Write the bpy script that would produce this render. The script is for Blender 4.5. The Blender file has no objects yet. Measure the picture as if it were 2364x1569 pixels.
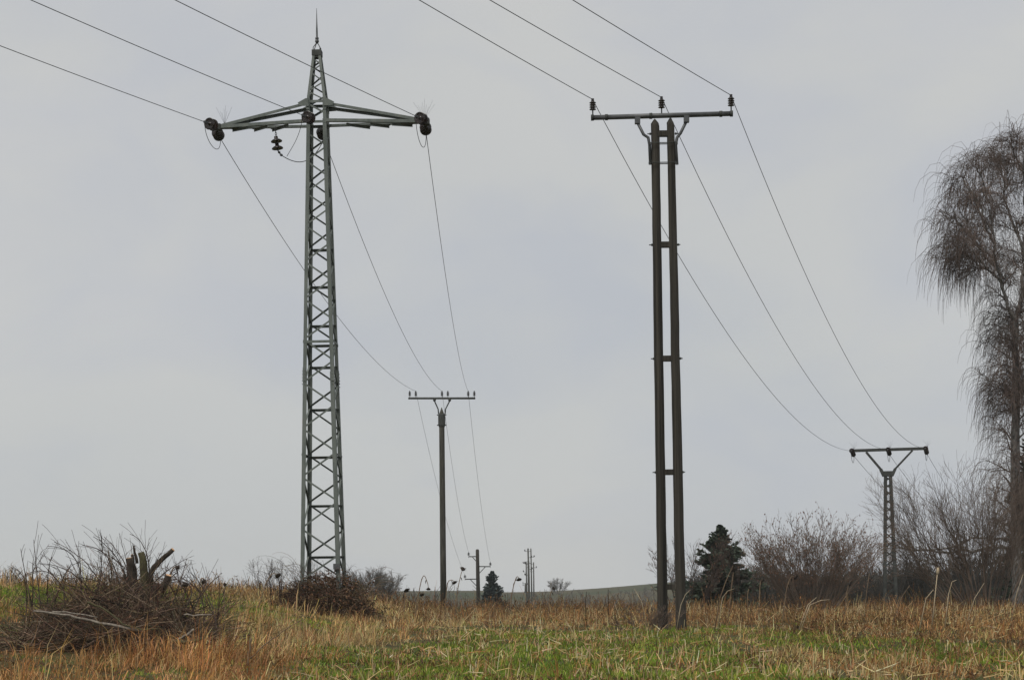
import bpy, math
import numpy as np
from mathutils import Vector, Matrix

# ------------------------------------------------------------------ camera, sky, sun, exposure
SC = bpy.context.scene
COL = SC.collection
R = math.radians
F_PX, CX, HY, CAMH, ROLL = 4000.0, 1182.0, 1375.0, 0.68, R(0.6)   # focal length, centre column, horizon row (photo pixels), eye height, roll
cr, sr = math.cos(ROLL), math.sin(ROLL)
cam_d = bpy.data.cameras.new('camera')
cam_d.sensor_width = 36.0
cam_d.lens = 36.0 * F_PX / 2364.0
cam_d.shift_y = (HY - 784.5) / 2364.0
cam_d.clip_start, cam_d.clip_end = 0.1, 20000
cam = bpy.data.objects.new('camera', cam_d)
COL.objects.link(cam)
cam.matrix_world = Matrix(((cr, sr, 0, 0), (0, 0, -1, 0), (-sr, cr, 0, CAMH), (0, 0, 0, 1)))
SC.camera = cam

SUN_EL, SUN_AZ = R(56), R(208)          # behind the camera's left shoulder; azimuth clockwise from +Y
world = bpy.data.worlds.new('World')
SC.world = world
world.use_nodes = True
wn, wl = world.node_tree.nodes, world.node_tree.links
wn.clear()
sky = wn.new('ShaderNodeTexSky')
sky.sky_type = 'NISHITA'
sky.sun_disc = False
sky.sun_elevation = SUN_EL
sky.sun_rotation = SUN_AZ
bg_sky = wn.new('ShaderNodeBackground')
bg_sky.inputs['Strength'].default_value = 0.06
wl.new(sky.outputs[0], bg_sky.inputs['Color'])
tc = wn.new('ShaderNodeTexCoord')
mp = wn.new('ShaderNodeMapping')
mp.inputs['Scale'].default_value = (1.0, 1.0, 1.7)
wl.new(tc.outputs['Generated'], mp.inputs['Vector'])
n1 = wn.new('ShaderNodeTexNoise')
n1.inputs['Scale'].default_value = 6.5
n1.inputs['Detail'].default_value = 4.0
n1.inputs['Roughness'].default_value = 0.5
n1.inputs['Distortion'].default_value = 0.3
wl.new(mp.outputs[0], n1.inputs['Vector'])
n2 = wn.new('ShaderNodeTexNoise')
n2.inputs['Scale'].default_value = 2.3
n2.inputs['Detail'].default_value = 2.0
wl.new(mp.outputs[0], n2.inputs['Vector'])
cr1 = wn.new('ShaderNodeValToRGB')
cr1.color_ramp.elements[0].position = 0.38
cr1.color_ramp.elements[0].color = (0.325, 0.342, 0.385, 1)
cr1.color_ramp.elements[1].position = 0.60
cr1.color_ramp.elements[1].color = (0.392, 0.395, 0.388, 1)
wl.new(n1.outputs['Fac'], cr1.inputs['Fac'])
cr2 = wn.new('ShaderNodeValToRGB')
cr2.color_ramp.elements[0].position = 0.35
cr2.color_ramp.elements[0].color = (0.345, 0.362, 0.375, 1)
cr2.color_ramp.elements[1].position = 0.65
cr2.color_ramp.elements[1].color = (0.440, 0.438, 0.425, 1)
wl.new(n2.outputs['Fac'], cr2.inputs['Fac'])
mx = wn.new('ShaderNodeMix')
mx.data_type = 'RGBA'
mx.inputs['Factor'].default_value = 0.5
wl.new(cr1.outputs[0], mx.inputs[6])
wl.new(cr2.outputs[0], mx.inputs[7])
bg_cl = wn.new('ShaderNodeBackground')
wl.new(mx.outputs[2], bg_cl.inputs['Color'])
mixs = wn.new('ShaderNodeMixShader')
mixs.inputs[0].default_value = 0.95
wl.new(bg_sky.outputs[0], mixs.inputs[1])
wl.new(bg_cl.outputs[0], mixs.inputs[2])
wo = wn.new('ShaderNodeOutputWorld')
wl.new(mixs.outputs[0], wo.inputs['Surface'])

sun_d = bpy.data.lights.new('sun', 'SUN')
sun_d.energy = 1.5
sun_d.angle = R(25)
sun_d.color = (1.0, 0.95, 0.87)
sun = bpy.data.objects.new('sun', sun_d)
COL.objects.link(sun)
to_sun = Vector((math.sin(SUN_AZ) * math.cos(SUN_EL), math.cos(SUN_AZ) * math.cos(SUN_EL), math.sin(SUN_EL)))
sun.rotation_euler = (-to_sun).to_track_quat('-Z', 'Y').to_euler()

SC.view_settings.view_transform = 'Standard'
SC.view_settings.look = 'None'
SC.view_settings.exposure = 0.55
SC.view_settings.gamma = 1.0
SC.view_settings.use_curve_mapping = False
SC.cycles.use_denoising = True
SC.cycles.max_bounces = 6
SC.cycles.diffuse_bounces = 3
SC.cycles.transmission_bounces = 3
SC.cycles.volume_bounces = 1

# ------------------------------------------------------------------ helpers
rng = np.random.default_rng(7)

def W(px, py, Y):
    """world point that stands at distance Y on the sight line of a photo pixel (used to measure positions off the photo)"""
    xc, yc = (px - CX) / F_PX * Y, (HY - py) / F_PX * Y
    return Vector((xc * cr + yc * sr, Y, -xc * sr + yc * cr + CAMH))

def ss(a, b, x):
    t = np.clip((np.asarray(x, float) - a) / (b - a), 0, 1)
    return t * t * (3 - 2 * t)

def _hash(i, j, s):
    n = (i.astype(np.int64) * 374761393 + j.astype(np.int64) * 668265263 + s * 1442695041) & 0x7fffffff
    n = ((n ^ (n >> 13)) * 1274126177) & 0x7fffffff
    return ((n ^ (n >> 16)) & 0xffff) / 65535.0

def vnoise(x, y, scale, seed=0):
    x = np.asarray(x, float) / scale + 1000; y = np.asarray(y, float) / scale + 1000
    i, j = np.floor(x), np.floor(y)
    fx, fy = x - i, y - j
    fx, fy = fx * fx * (3 - 2 * fx), fy * fy * (3 - 2 * fy)
    a, b = _hash(i, j, seed), _hash(i + 1, j, seed)
    c, d = _hash(i, j + 1, seed), _hash(i + 1, j + 1, seed)
    return (a * (1 - fx) + b * fx) * (1 - fy) + (c * (1 - fx) + d * fx) * fy

def fbm(x, y, scale, seed=0):
    return (vnoise(x, y, scale, seed) * .55 + vnoise(x, y, scale * .45, seed + 3) * .3 + vnoise(x, y, scale * .2, seed + 7) * .15)

def ground_z(x, y):
    x, y = np.asarray(x, float), np.asarray(y, float)
    bank = 0.95 * ss(-1.0, -8.5, x) * ss(12.5, 26, y) * (1 - 0.45 * ss(45, 90, y))
    val = -5.0 * ss(92, 150, y)
    rise = ss(210, 520, y) * (5.0 + 2.0 + 3.3 * ss(2, 75, x) + 2.0 * ss(150, 400, x) - 0.6 * ss(-20, -150, x))
    drop = -0.004 * np.clip(y - 560, 0, None)
    bump = (fbm(x, y, 3.0, 11) - .5) * 0.10 * ss(5, 14, y) * (1 - ss(300, 400, y)) + (fbm(x, y, 25, 12) - .5) * 0.12
    far = (fbm(x, y, 120, 13) - .5) * 1.2 * ss(300, 520, y)
    foot = -.07 * np.exp(-((x - 3.3) / 3.0) ** 2 - ((y - 36) / 6.0) ** 2)   # trodden hollow round the twin pole
    return bank + val + rise + drop + bump + far + foot

def gz(x, y):
    return float(ground_z(np.array([x]), np.array([y]))[0])

class MB:
    """collects polygons in world space, builds ONE mesh object"""
    def __init__(s): s.v, s.f, s.sm = [], [], []
    def add(s, vs, fs, smooth=False):
        o = len(s.v)
        s.v += [tuple(v) for v in vs]
        s.f += [tuple(i + o for i in f) for f in fs]
        s.sm += [smooth] * len(fs)
        return s
    def tube(s, pts, radii, n=8, caps=True, smooth=True):
        pts = [Vector(p) for p in pts]
        if not hasattr(radii, '__len__'): radii = [radii] * len(pts)
        vs, fs = [], []
        ref = None
        for i, p in enumerate(pts):
            t = (pts[min(i + 1, len(pts) - 1)] - pts[max(i - 1, 0)]).normalized()
            if ref is None:
                ref = t.orthogonal().normalized()
            u = (ref - t * ref.dot(t)).normalized(); ref = u
            w = t.cross(u)
            for k in range(n):
                a = 2 * math.pi * k / n
                vs.append(p + (u * math.cos(a) + w * math.sin(a)) * radii[i])
        for i in range(len(pts) - 1):
            for k in range(n):
                fs.append((i * n + k, i * n + (k + 1) % n, (i + 1) * n + (k + 1) % n, (i + 1) * n + k))
        s.add(vs, fs, smooth)
        if caps:
            o = len(s.v) - len(vs)
            s.f += [tuple(o + k for k in range(n - 1, -1, -1)), tuple(o + (len(pts) - 1) * n + k for k in range(n))]
            s.sm += [False, False]
        return s
    def lathe(s, org, axis, prof, n=14, smooth=True):
        org, ax = Vector(org), Vector(axis).normalized()
        u = ax.orthogonal().normalized(); w = ax.cross(u)
        vs, fs = [], []
        for (r, h) in prof:
            for k in range(n):
                a = 2 * math.pi * k / n
                vs.append(org + ax * h + (u * math.cos(a) + w * math.sin(a)) * max(r, 1e-4))
        for i in range(len(prof) - 1):
            for k in range(n):
                fs.append((i * n + k, i * n + (k + 1) % n, (i + 1) * n + (k + 1) % n, (i + 1) * n + k))
        fs.append(tuple(range(n - 1, -1, -1)))
        fs.append(tuple((len(prof) - 1) * n + k for k in range(n)))
        return s.add(vs, fs, smooth)
    def prism(s, poly, p0, p1, u, w):
        """extrude a 2-D outline (list of (a,b) along u,w) from p0 to p1"""
        p0, p1 = Vector(p0), Vector(p1)
        n = len(poly)
        vs = [p0 + u * a + w * b for a, b in poly] + [p1 + u * a + w * b for a, b in poly]
        fs = [(k, (k + 1) % n, n + (k + 1) % n, n + k) for k in range(n)]
        fs += [tuple(range(n - 1, -1, -1)), tuple(range(n, 2 * n))]
        return s.add(vs, fs)
    def bar(s, p0, p1, a, b, up=(0, 0, 1)):
        """rectangular bar, a wide along the side, b along up"""
        p0, p1 = Vector(p0), Vector(p1)
        t = (p1 - p0).normalized()
        up = Vector(up); w = (up - t * up.dot(t)).normalized(); u = t.cross(w)
        return s.prism([(-a/2, -b/2), (a/2, -b/2), (a/2, b/2), (-a/2, b/2)], p0, p1, u, w)
    def angle(s, p0, p1, u, w, size, th):
        """L profile: corner on the line p0-p1, flanges along u and w"""
        t = (Vector(p1) - Vector(p0)).normalized()
        u = Vector(u); u = (u - t * u.dot(t)).normalized()
        w = Vector(w); w = (w - t * w.dot(t) - u * w.dot(u)).normalized()
        return s.prism([(0, 0), (size, 0), (size, th), (th, th), (th, size), (0, size)], p0, p1, u, w)
    def box(s, c, sx, sy, sz, rz=0.0):
        c = Vector(c); m = Matrix.Rotation(rz, 3, 'Z')
        vs = [c + m @ Vector((dx * sx/2, dy * sy/2, dz * sz/2)) for dx in (-1, 1) for dy in (-1, 1) for dz in (-1, 1)]
        return s.add(vs, [(0,1,3,2), (4,6,7,5), (0,4,5,1), (2,3,7,6), (0,2,6,4), (1,5,7,3)])
    def build(s, name, m, parent=None, org=None):
        return link_mesh(name, np.array(s.v, float), s.f, m, parent, org, smooth=s.sm)

ORG = {}
def link_mesh(name, V, Fc, m, parent=None, org=None, smooth=None, colors=None):
    """V world coords; parent: thing Empty or part"""
    o3 = np.array(ORG[parent.name] if parent else (org if org is not None else (0, 0, 0)), float)
    me = bpy.data.meshes.new(name)
    if isinstance(Fc, np.ndarray):
        nf, k = Fc.shape
        me.vertices.add(len(V)); me.vertices.foreach_set('co', (V - o3).astype(np.float32).ravel())
        me.loops.add(nf * k); me.loops.foreach_set('vertex_index', Fc.astype(np.int32).ravel())
        me.polygons.add(nf); me.polygons.foreach_set('loop_start', np.arange(0, nf * k, k, dtype=np.int32))
        if smooth is not None:
            me.polygons.foreach_set('use_smooth', np.full(nf, bool(smooth)))
        me.update(calc_edges=True)
    else:
        me.from_pydata([tuple(v) for v in (V - o3)], [], Fc)
        if smooth is not None:
            me.polygons.foreach_set('use_smooth', np.array(smooth, bool))
        me.update()
    if colors is not None:
        at = me.color_attributes.new('col', 'FLOAT_COLOR', 'POINT')
        at.data.foreach_set('color', np.concatenate([colors, np.ones((len(colors), 1))], 1).astype(np.float32).ravel())
    me.materials.append(m)
    o = bpy.data.objects.new(name, me)
    COL.objects.link(o)
    if parent: o.parent = parent
    elif org is not None: o.location = org
    ORG[o.name] = tuple(o3)
    return o

def tag(o, label, cat, group=None, kind=None):
    if label: o['label'] = label
    if cat: o['category'] = cat
    if group: o['group'] = group
    if kind: o['kind'] = kind
    return o

def thing(name, label, cat, loc, group=None):
    o = bpy.data.objects.new(name, None)
    o.empty_display_size = 0.2
    COL.objects.link(o); o.location = loc
    ORG[o.name] = tuple(loc)
    return tag(o, label, cat, group)

# ---- materials
def mat(name, c1, c2=None, scale=8.0, rough=0.75, metal=0.0, stretch=(1, 1, 1), bump=0.0, detail=5.0, c3=None, spec=0.3):
    m = bpy.data.materials.new(name); m.use_nodes = True
    nt = m.node_tree; b = nt.nodes['Principled BSDF']
    b.inputs['Roughness'].default_value = rough
    b.inputs['Metallic'].default_value = metal
    b.inputs['Specular IOR Level'].default_value = spec
    if c2 is None:
        b.inputs['Base Color'].default_value = (*c1, 1); return m
    t = nt.nodes.new('ShaderNodeTexCoord'); mp = nt.nodes.new('ShaderNodeMapping')
    mp.inputs['Scale'].default_value = stretch
    nt.links.new(t.outputs['Object'], mp.inputs['Vector'])
    n = nt.nodes.new('ShaderNodeTexNoise'); n.inputs['Scale'].default_value = scale; n.inputs['Detail'].default_value = detail
    nt.links.new(mp.outputs[0], n.inputs['Vector'])
    r = nt.nodes.new('ShaderNodeValToRGB')
    r.color_ramp.elements[0].position = .32; r.color_ramp.elements[0].color = (*c1, 1)
    r.color_ramp.elements[1].position = .68; r.color_ramp.elements[1].color = (*c2, 1)
    if c3:
        e = r.color_ramp.elements.new(.74); e.color = (*c3, 1)
    nt.links.new(n.outputs['Fac'], r.inputs['Fac'])
    nt.links.new(r.outputs[0], b.inputs['Base Color'])
    if bump:
        bp = nt.nodes.new('ShaderNodeBump'); bp.inputs['Strength'].default_value = bump; bp.inputs['Distance'].default_value = 0.01
        nt.links.new(n.outputs['Fac'], bp.inputs['Height']); nt.links.new(bp.outputs[0], b.inputs['Normal'])
    return m

def mat_attr(name, rough=0.85, trans=0.0):
    m = bpy.data.materials.new(name); m.use_nodes = True
    nt = m.node_tree; b = nt.nodes['Principled BSDF']
    a = nt.nodes.new('ShaderNodeAttribute'); a.attribute_name = 'col'
    nt.links.new(a.outputs['Color'], b.inputs['Base Color'])
    b.inputs['Roughness'].default_value = rough
    b.inputs['Specular IOR Level'].default_value = 0.15
    if trans:
        tr = nt.nodes.new('ShaderNodeBsdfTranslucent'); ms = nt.nodes.new('ShaderNodeMixShader')
        nt.links.new(a.outputs['Color'], tr.inputs['Color'])
        ms.inputs[0].default_value = trans
        nt.links.new(b.outputs[0], ms.inputs[1]); nt.links.new(tr.outputs[0], ms.inputs[2])
        nt.links.new(ms.outputs[0], nt.nodes['Material Output'].inputs['Surface'])
    return m

M = {
    'steel': mat('painted_steel', (.10, .118, .108), (.155, .172, .158), 5.0, .62, 0, (2, 2, .5), .05, 8.0, c3=(.14, .105, .07)),
    'steel_dark': mat('weathered_steel', (.032, .035, .032), (.062, .066, .062), 5.0, .75, 0),
    'galv': mat('galvanised_steel', (.07, .073, .077), (.12, .124, .128), 6.0, .5, .35),
    'ceramic': mat('brown_glazed_ceramic', (.012, .009, .008), (.026, .016, .013), 4.0, .22, 0, spec=.5),
    'ceramic_far': mat('dark_glazed_ceramic', (.016, .015, .015), (.03, .028, .028), 4.0, .25, 0, spec=.5),
    'wood': mat('tarred_wood', (.012, .011, .009), (.062, .055, .044), 2.6, .9, 0, (7, 7, .16), .8, 10.0, (.15, .13, .10)),
    'concrete': mat('weathered_concrete', (.032, .032, .027), (.075, .072, .058), 5.0, .9, 0, (3, 3, .3), .3),
    'wire': mat('aluminium_conductor', (.05, .05, .052), (.08, .08, .082), 30, .5, .4),
    'bark': mat('grey_brown_bark', (.032, .026, .020), (.075, .062, .048), 14, .95, 0, (3, 3, .8), .6, 7.0),
    'bark_moss': mat('mossy_bark', (.04, .035, .020), (.10, .092, .045), 16, .95, 0, (3, 3, 1), .6, 7.0),
    'cutwood': mat('fresh_cut_wood', (.55, .30, .15), (.75, .52, .32), 25, .8),
    'birchbark': mat('birch_bark', (.05, .045, .04), (.24, .225, .21), 5, .85, 0, (2.0, 2.0, 1.2), .3, 6.0),
    'twig': mat('bare_twig', (.045, .032, .026), (.085, .062, .052), 2.0, .9),
    'twig_tan': mat('tan_twig', (.085, .062, .049), (.185, .14, .11), 1.5, .9),
    'twig_dark': mat('dark_grey_scrub_twig', (.040, .038, .034), (.075, .070, .062), .6, .9),  # plain dark grey twigs of the thicket
    'twig_birch': mat('birch_twig', (.065, .048, .042), (.17, .125, .105), .8, .9),
    'twig_grey': mat('hazed_grey_twig', (.11, .103, .094), (.17, .158, .143), .6, .9),  # paled: the fading of far bushes in haze is put into this colour
    'twig_pale': mat('pale_debarked_branch', (.13, .11, .09), (.28, .245, .205), 9, .85, 0, (4, 4, 4)),
    'needle': mat('dark_conifer_needles', (.034, .052, .036), (.075, .098, .066), 1.5, .8),
    'needle_hazed': mat('haze_blued_conifer_needles', (.030, .050, .048), (.055, .082, .074), 1.2, .8),  # blue of the distant haze painted into the needle colour
    'head': mat('withered_seed_head', (.018, .014, .012), (.05, .038, .028), 30, .95),
    'drystem': mat('dry_brown_stem', (.13, .085, .055), (.26, .19, .12), 6, .9),
    'palestem': mat('dry_pale_stem', (.34, .27, .18), (.52, .43, .30), 6, .9),
    'veg': mat_attr('grass_blades', .85, .25),
    'straw': mat_attr('straw_stalks', .8, 0.0),
    'leaf': mat('withered_leaf', (.13, .07, .05), (.24, .14, .09), 6, .9),
}

# ------------------------------------------------------------------ the ground
def build_ground():
    yn = np.concatenate([np.linspace(-300, 8, 20)[:-1], np.geomspace(8, 100, 150)[:-1], np.geomspace(100, 820, 70)])
    t = np.linspace(-1, 1, 181)
    xn = np.sinh(t * 4.6) / np.sinh(4.6) * 700
    X, Y = np.meshgrid(xn, yn)
    Z = ground_z(X, Y)
    V = np.stack([X, Y, Z], -1).reshape(-1, 3)
    ny, nx = X.shape
    i = np.arange(ny * nx).reshape(ny, nx)
    Fq = np.stack([i[:-1, :-1], i[:-1, 1:], i[1:, 1:], i[1:, :-1]], -1).reshape(-1, 4)
    m = bpy.data.materials.new('meadow_ground'); m.use_nodes = True
    nt = m.node_tree; b = nt.nodes['Principled BSDF']; b.inputs['Roughness'].default_value = 1.0
    b.inputs['Specular IOR Level'].default_value = 0.1
    tcn = nt.nodes.new('ShaderNodeTexCoord')
    def noise(scale, detail=6):
        n = nt.nodes.new('ShaderNodeTexNoise'); n.inputs['Scale'].default_value = scale; n.inputs['Detail'].default_value = detail
        nt.links.new(tcn.outputs['Object'], n.inputs['Vector']); return n
    def ramp(n, a, ca, bb, cb):
        r = nt.nodes.new('ShaderNodeValToRGB')
        r.color_ramp.elements[0].position = a; r.color_ramp.elements[0].color = (*ca, 1)
        r.color_ramp.elements[1].position = bb; r.color_ramp.elements[1].color = (*cb, 1)
        nt.links.new(n.outputs[0], r.inputs[0]); return r
    near = ramp(noise(1.3), .4, (.055, .042, .022), .62, (.075, .085, .03))
    far = ramp(noise(.02), .4, (.050, .062, .034), .6, (.085, .075, .045))
    sep = nt.nodes.new('ShaderNodeSeparateXYZ'); nt.links.new(tcn.outputs['Object'], sep.inputs[0])
    mr = nt.nodes.new('ShaderNodeMapRange'); mr.inputs['From Min'].default_value = 80; mr.inputs['From Max'].default_value = 150
    nt.links.new(sep.outputs['Y'], mr.inputs['Value'])
    mix = nt.nodes.new('ShaderNodeMix'); mix.data_type = 'RGBA'
    nt.links.new(mr.outputs[0], mix.inputs['Factor']); nt.links.new(near.outputs[0], mix.inputs[6]); nt.links.new(far.outputs[0], mix.inputs[7])
    nt.links.new(mix.outputs[2], b.inputs['Base Color'])
    bp = nt.nodes.new('ShaderNodeBump'); bp.inputs['Strength'].default_value = .6; bp.inputs['Distance'].default_value = .05
    nt.links.new(noise(9).outputs[0], bp.inputs['Height']); nt.links.new(bp.outputs[0], b.inputs['Normal'])
    g = link_mesh('ground', V, Fq, m, smooth=True)
    g['kind'] = 'structure'
build_ground()

# ------------------------------------------------------------------ power line hardware
def sheds_pin(top_h, r=.068, n=4, neck=.03):
    prof = [(neck * .8, 0.0), (r * .55, .004)]
    step = (top_h - .06) / n
    for k in range(n):
        h0 = .01 + k * step
        prof += [(r, h0), (r * .96, h0 + step * .25), (neck * 1.15, h0 + step * .62), (neck * 1.1, h0 + step * .85)]
    prof += [(neck * 1.2, top_h - .05), (neck * .85, top_h - .035), (neck * 1.1, top_h - .02), (neck * .9, top_h - .003), (.004, top_h)]
    return prof

def disc_profile(h0, r=.13):
    # one cap-and-pin disc seen along its string: metal cap, glazed bell, pin
    return [(.03, h0), (.042, h0 + .008), (.042, h0 + .055), (.05, h0 + .062), (.085, h0 + .075), (r * .93, h0 + .098), (r, h0 + .112),
            (r * .98, h0 + .12), (r * .8, h0 + .112), (.05, h0 + .105), (.018, h0 + .11), (.018, h0 + .15)]

def strain_string(root, start, direction, n=2, r=.13, ms='ceramic'):
    d = Vector(direction).normalized()
    start = Vector(start)
    p = MB().tube([start, start + d * .09], .014, 6).build('insulator_string', M['galv'], root)
    for k in range(n):
        MB().lathe(start + d * (.08 + k * .15), d, disc_profile(0, r), 18).build('insulator_disc', M[ms], p)
    e = start + d * (.08 + n * .15)
    MB().tube([e - d * .01, e + d * .05], .016, 6).bar(e + d * .04, e + d * .17, .035, .05).build('clamp', M['galv'], p)
    return e + d * .15

def bezier(p0, p1, p2, p3, n=14):
    o = []
    for i in range(n + 1):
        t = i / n; a = 1 - t
        o.append(Vector(p0) * a**3 + Vector(p1) * 3*a*a*t + Vector(p2) * 3*a*t*t + Vector(p3) * t**3)
    return o

def loop_wire(root, a, b, drop, name='jumper_wire', rad=.007):
    a, b = Vector(a), Vector(b); d = Vector((0, 0, -drop * 1.33))
    return MB().tube(bezier(a, a + d, b + d, b, 16), rad, 5).build(name, M['wire'], root)

def bird_spikes(root, p, n=8, L=.42, spread=.45, yaw=0, rad=.0022):
    for k in range(n):
        a = -1 + 2 * k / (n - 1)
        d = Vector((math.sin(a * spread), .25 * math.sin(k * 2.4), math.cos(a * spread))).normalized()
        MB().tube([p, Vector(p) + d * L * (.8 + .2 * math.cos(k * 1.7))], rad, 3).build('bird_spike', M['galv'], root)

def wire(name, label, a, b, sag, group, rad=.0075, n=40):
    a, b = Vector(a), Vector(b)
    pts = []
    for i in range(n + 1):
        t = i / n
        p = a.lerp(b, t); p.z -= 4 * sag * t * (1 - t); pts.append(p)
    o = MB().tube(pts, rad, 6).build(name, M['wire'], None, a)
    return tag(o, label, 'wire', group)

# ------------------------------------------------------------------ steel lattice tower on the left
PY = 37.0
BASE = W(748, 1412, PY + .45)
def Zp(py): return W(738, py, BASE.y).z
BASE.z = gz(BASE.x, BASE.y)
TOWER_YAW = R(-3.5)
axT = Matrix.Rotation(TOWER_YAW, 3, 'Z') @ Vector((1, 0, 0)); ayT = Matrix.Rotation(TOWER_YAW, 3, 'Z') @ Vector((0, 1, 0))
tower = thing('lattice_tower', 'tall grey-green steel lattice tower with crossarm rising from the bramble heap', 'pylon', BASE)
def tower_half(z):
    # half width of the square body at height z
    zs = [Zp(1420), Zp(280), Zp(235), Zp(122)]
    hs = [.452, .212, .205, .084]
    return float(np.interp(z, zs[::1], hs))
def tower_axis(z):
    # the tower leans a hair to the left of plumb
    k = (z - BASE.z)
    return Vector((BASE.x - .0018 * k, BASE.y, z))
def TP(sx, sy, z):
    h = tower_half(z)
    return tower_axis(z) + axT * (sx * h) + ayT * (sy * h)
z_bot, z_arm, z_top = BASE.z - .3, Zp(237), Zp(122)
for sx in (-1, 1):
    for sy in (-1, 1):
        g = MB()
        zs = [z_bot, Zp(862), Zp(280), Zp(232), z_top]
        sz = [.088, .078, .066, .055]
        for i in range(4):
            g.angle(TP(sx, sy, zs[i]), TP(sx, sy, zs[i+1]), axT * -sx, ayT * -sy, sz[i], .011)
        g.build('leg', M['steel'], tower)
        for zc, hh in ((Zp(868), .30), (Zp(250), .16)):
            p0, p1 = TP(sx, sy, zc - hh/2) + axT * sx * .010, TP(sx, sy, zc + hh/2) + axT * sx * .010
            sp = MB().bar(p0 - axT * sx * .04 - ayT * sy * -.006, p1 - axT * sx * .04 - ayT * sy * -.006, .07, .010, up=ayT).build('splice_plate', M['steel'], tower)
        bl = MB()
        for kk in range(5):
            z = Zp(890) + kk * .07
            p = TP(sx, sy, z)
            bl.tube([p + axT * sx * .0, p + axT * sx * .02], .008, 6)
            bl.tube([p - axT * sx * .04 + ayT * sy * .0, p - axT * sx * .04 + ayT * sy * .02], .008, 6)
        bl.build('bolts', M['galv'], tower)['kind'] = 'stuff'
# bracing: node heights read off the photo, near face zigzag and its mirror on the far face
Ln = [1338, 1218, 1100, 989, 884, 785, 692, 606, 523, 448, 374, 309]
Rn = [1278, 1157, 1044, 935, 834, 739, 649, 564, 485, 411, 341]
nodes = [(-1, Ln[0])]
for i in range(11):
    nodes.append((1, Rn[i])); nodes.append((-1, Ln[i+1]))
apex = [(1, 272), (-1, 240), (1, 236), (-1, 214), (1, 192), (-1, 168), (1, 150), (-1, 136)]
def brace(a, b, face, size, inside):
    # flat-faced angle laid against the inner or outer side of the face
    za, zb = Zp(a[1]), Zp(b[1])
    if face in ('n', 'f'):
        sy = -1 if face == 'n' else 1
        p0, p1 = TP(a[0], sy, za), TP(b[0], sy, zb); nrm = ayT * -sy
    else:
        sx = -1 if face == 'l' else 1
        p0, p1 = TP(sx, a[0], za), TP(sx, b[0], zb); nrm = axT * -sx
    t = (p1 - p0).normalized()
    p0, p1 = p0 + t * .03 + nrm * .0135, p1 - t * .03 + nrm * .0135
    up = Vector((0, 0, -1))
    return MB().angle(p0, p1, up, nrm, size, .006).build('brace', M['steel'], tower)
for i in range(len(nodes) - 1):
    a, b = nodes[i], nodes[i+1]
    s = .037 if a[1] > 600 else .033
    brace(a, b, 'n', s, 0)
    brace((-a[0], a[1]), (-b[0], b[1]), 'f', s, 0)
    brace(a, b, 'l', s, 0)
    brace((-a[0], a[1]), (-b[0], b[1]), 'r', s, 0)
for i in range(2, len(apex) - 1):
    a, b = apex[i], apex[i+1]  # peak bracing
    brace(a, b, 'n', .028, 0); brace((-a[0], a[1]), (-b[0], b[1]), 'f', .028, 0)
    brace(a, b, 'l', .028, 0); brace((-a[0], a[1]), (-b[0], b[1]), 'r', .028, 0)
brace((-1, 241), (1, 266), 'n', .04, 0); brace((1, 241), (-1, 266), 'f', .04, 0)
for y in (1282, 1163, 1050, 940, 842, 746, 656, 570):
    z = Zp(y)
    MB().angle(TP(-1, 1, z) - ayT * .014 + axT * .02, TP(1, 1, z) - ayT * .014 - axT * .02, (0, 0, -1), -ayT, .055, .007).build('horizontal_strut', M['steel'], tower)
for y, sy in ((790, -1), (791, 1), (237, -1), (237, 1), (284, -1), (284, 1)):
    z = Zp(y)
    MB().angle(TP(-1, sy, z) - axT * .01 + ayT * sy * .004, TP(1, sy, z) + axT * .01 + ayT * sy * .004, (0, 0, -1), ayT * -sy, .055, .007).build('horizontal_strut', M['steel'], tower)
for sx in (-1, 1):
    for y in (790, 1050, 237, 284):
        z = Zp(y) + .012
        MB().angle(TP(sx, -1, z) + axT * sx * .006, TP(sx, 1, z) + axT * sx * .006, (0, 0, -1), axT * -sx, .05, .006).build('horizontal_strut', M['steel'], tower)
# cap and lightning rod
zt = z_top
cp = MB().box(tower_axis(zt - .02), .205, .205, .12, TOWER_YAW).box(tower_axis(zt - .10), .17, .17, .04, TOWER_YAW).build('cap', M['steel_dark'], tower)
yk = MB()
for sx in (-1, 1):
    for sy in (-1, 1):
        yk.tube([TP(sx * .9, sy * .9, zt) + Vector((0, 0, .03)), TP(sx * .85, sy * .85, zt) + Vector((0, 0, .10)), tower_axis(zt + .21) + axT * sx * .01], .010, 6)
yk.build('rod_yoke', M['galv'], tower)
a0 = tower_axis(zt + .20)
MB().tube([a0, a0 + Vector((0, 0, .10)), a0 + Vector((0, 0, .12)), a0 + Vector((-.001, 0, .25)), a0 + Vector((-.002, 0, .76))], [.03, .03, .022, .020, .004], 8).build('lightning_rod', M['galv'], tower)
MB().lathe(a0 + Vector((0, 0, .02)), (0, 0, 1), [(.034, 0), (.042, .01), (.042, .04), (.034, .05), (.034, .07), (.04, .08), (.04, .1), (.03, .11)], 8).build('rod_clamp', M['galv'], tower)
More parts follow.
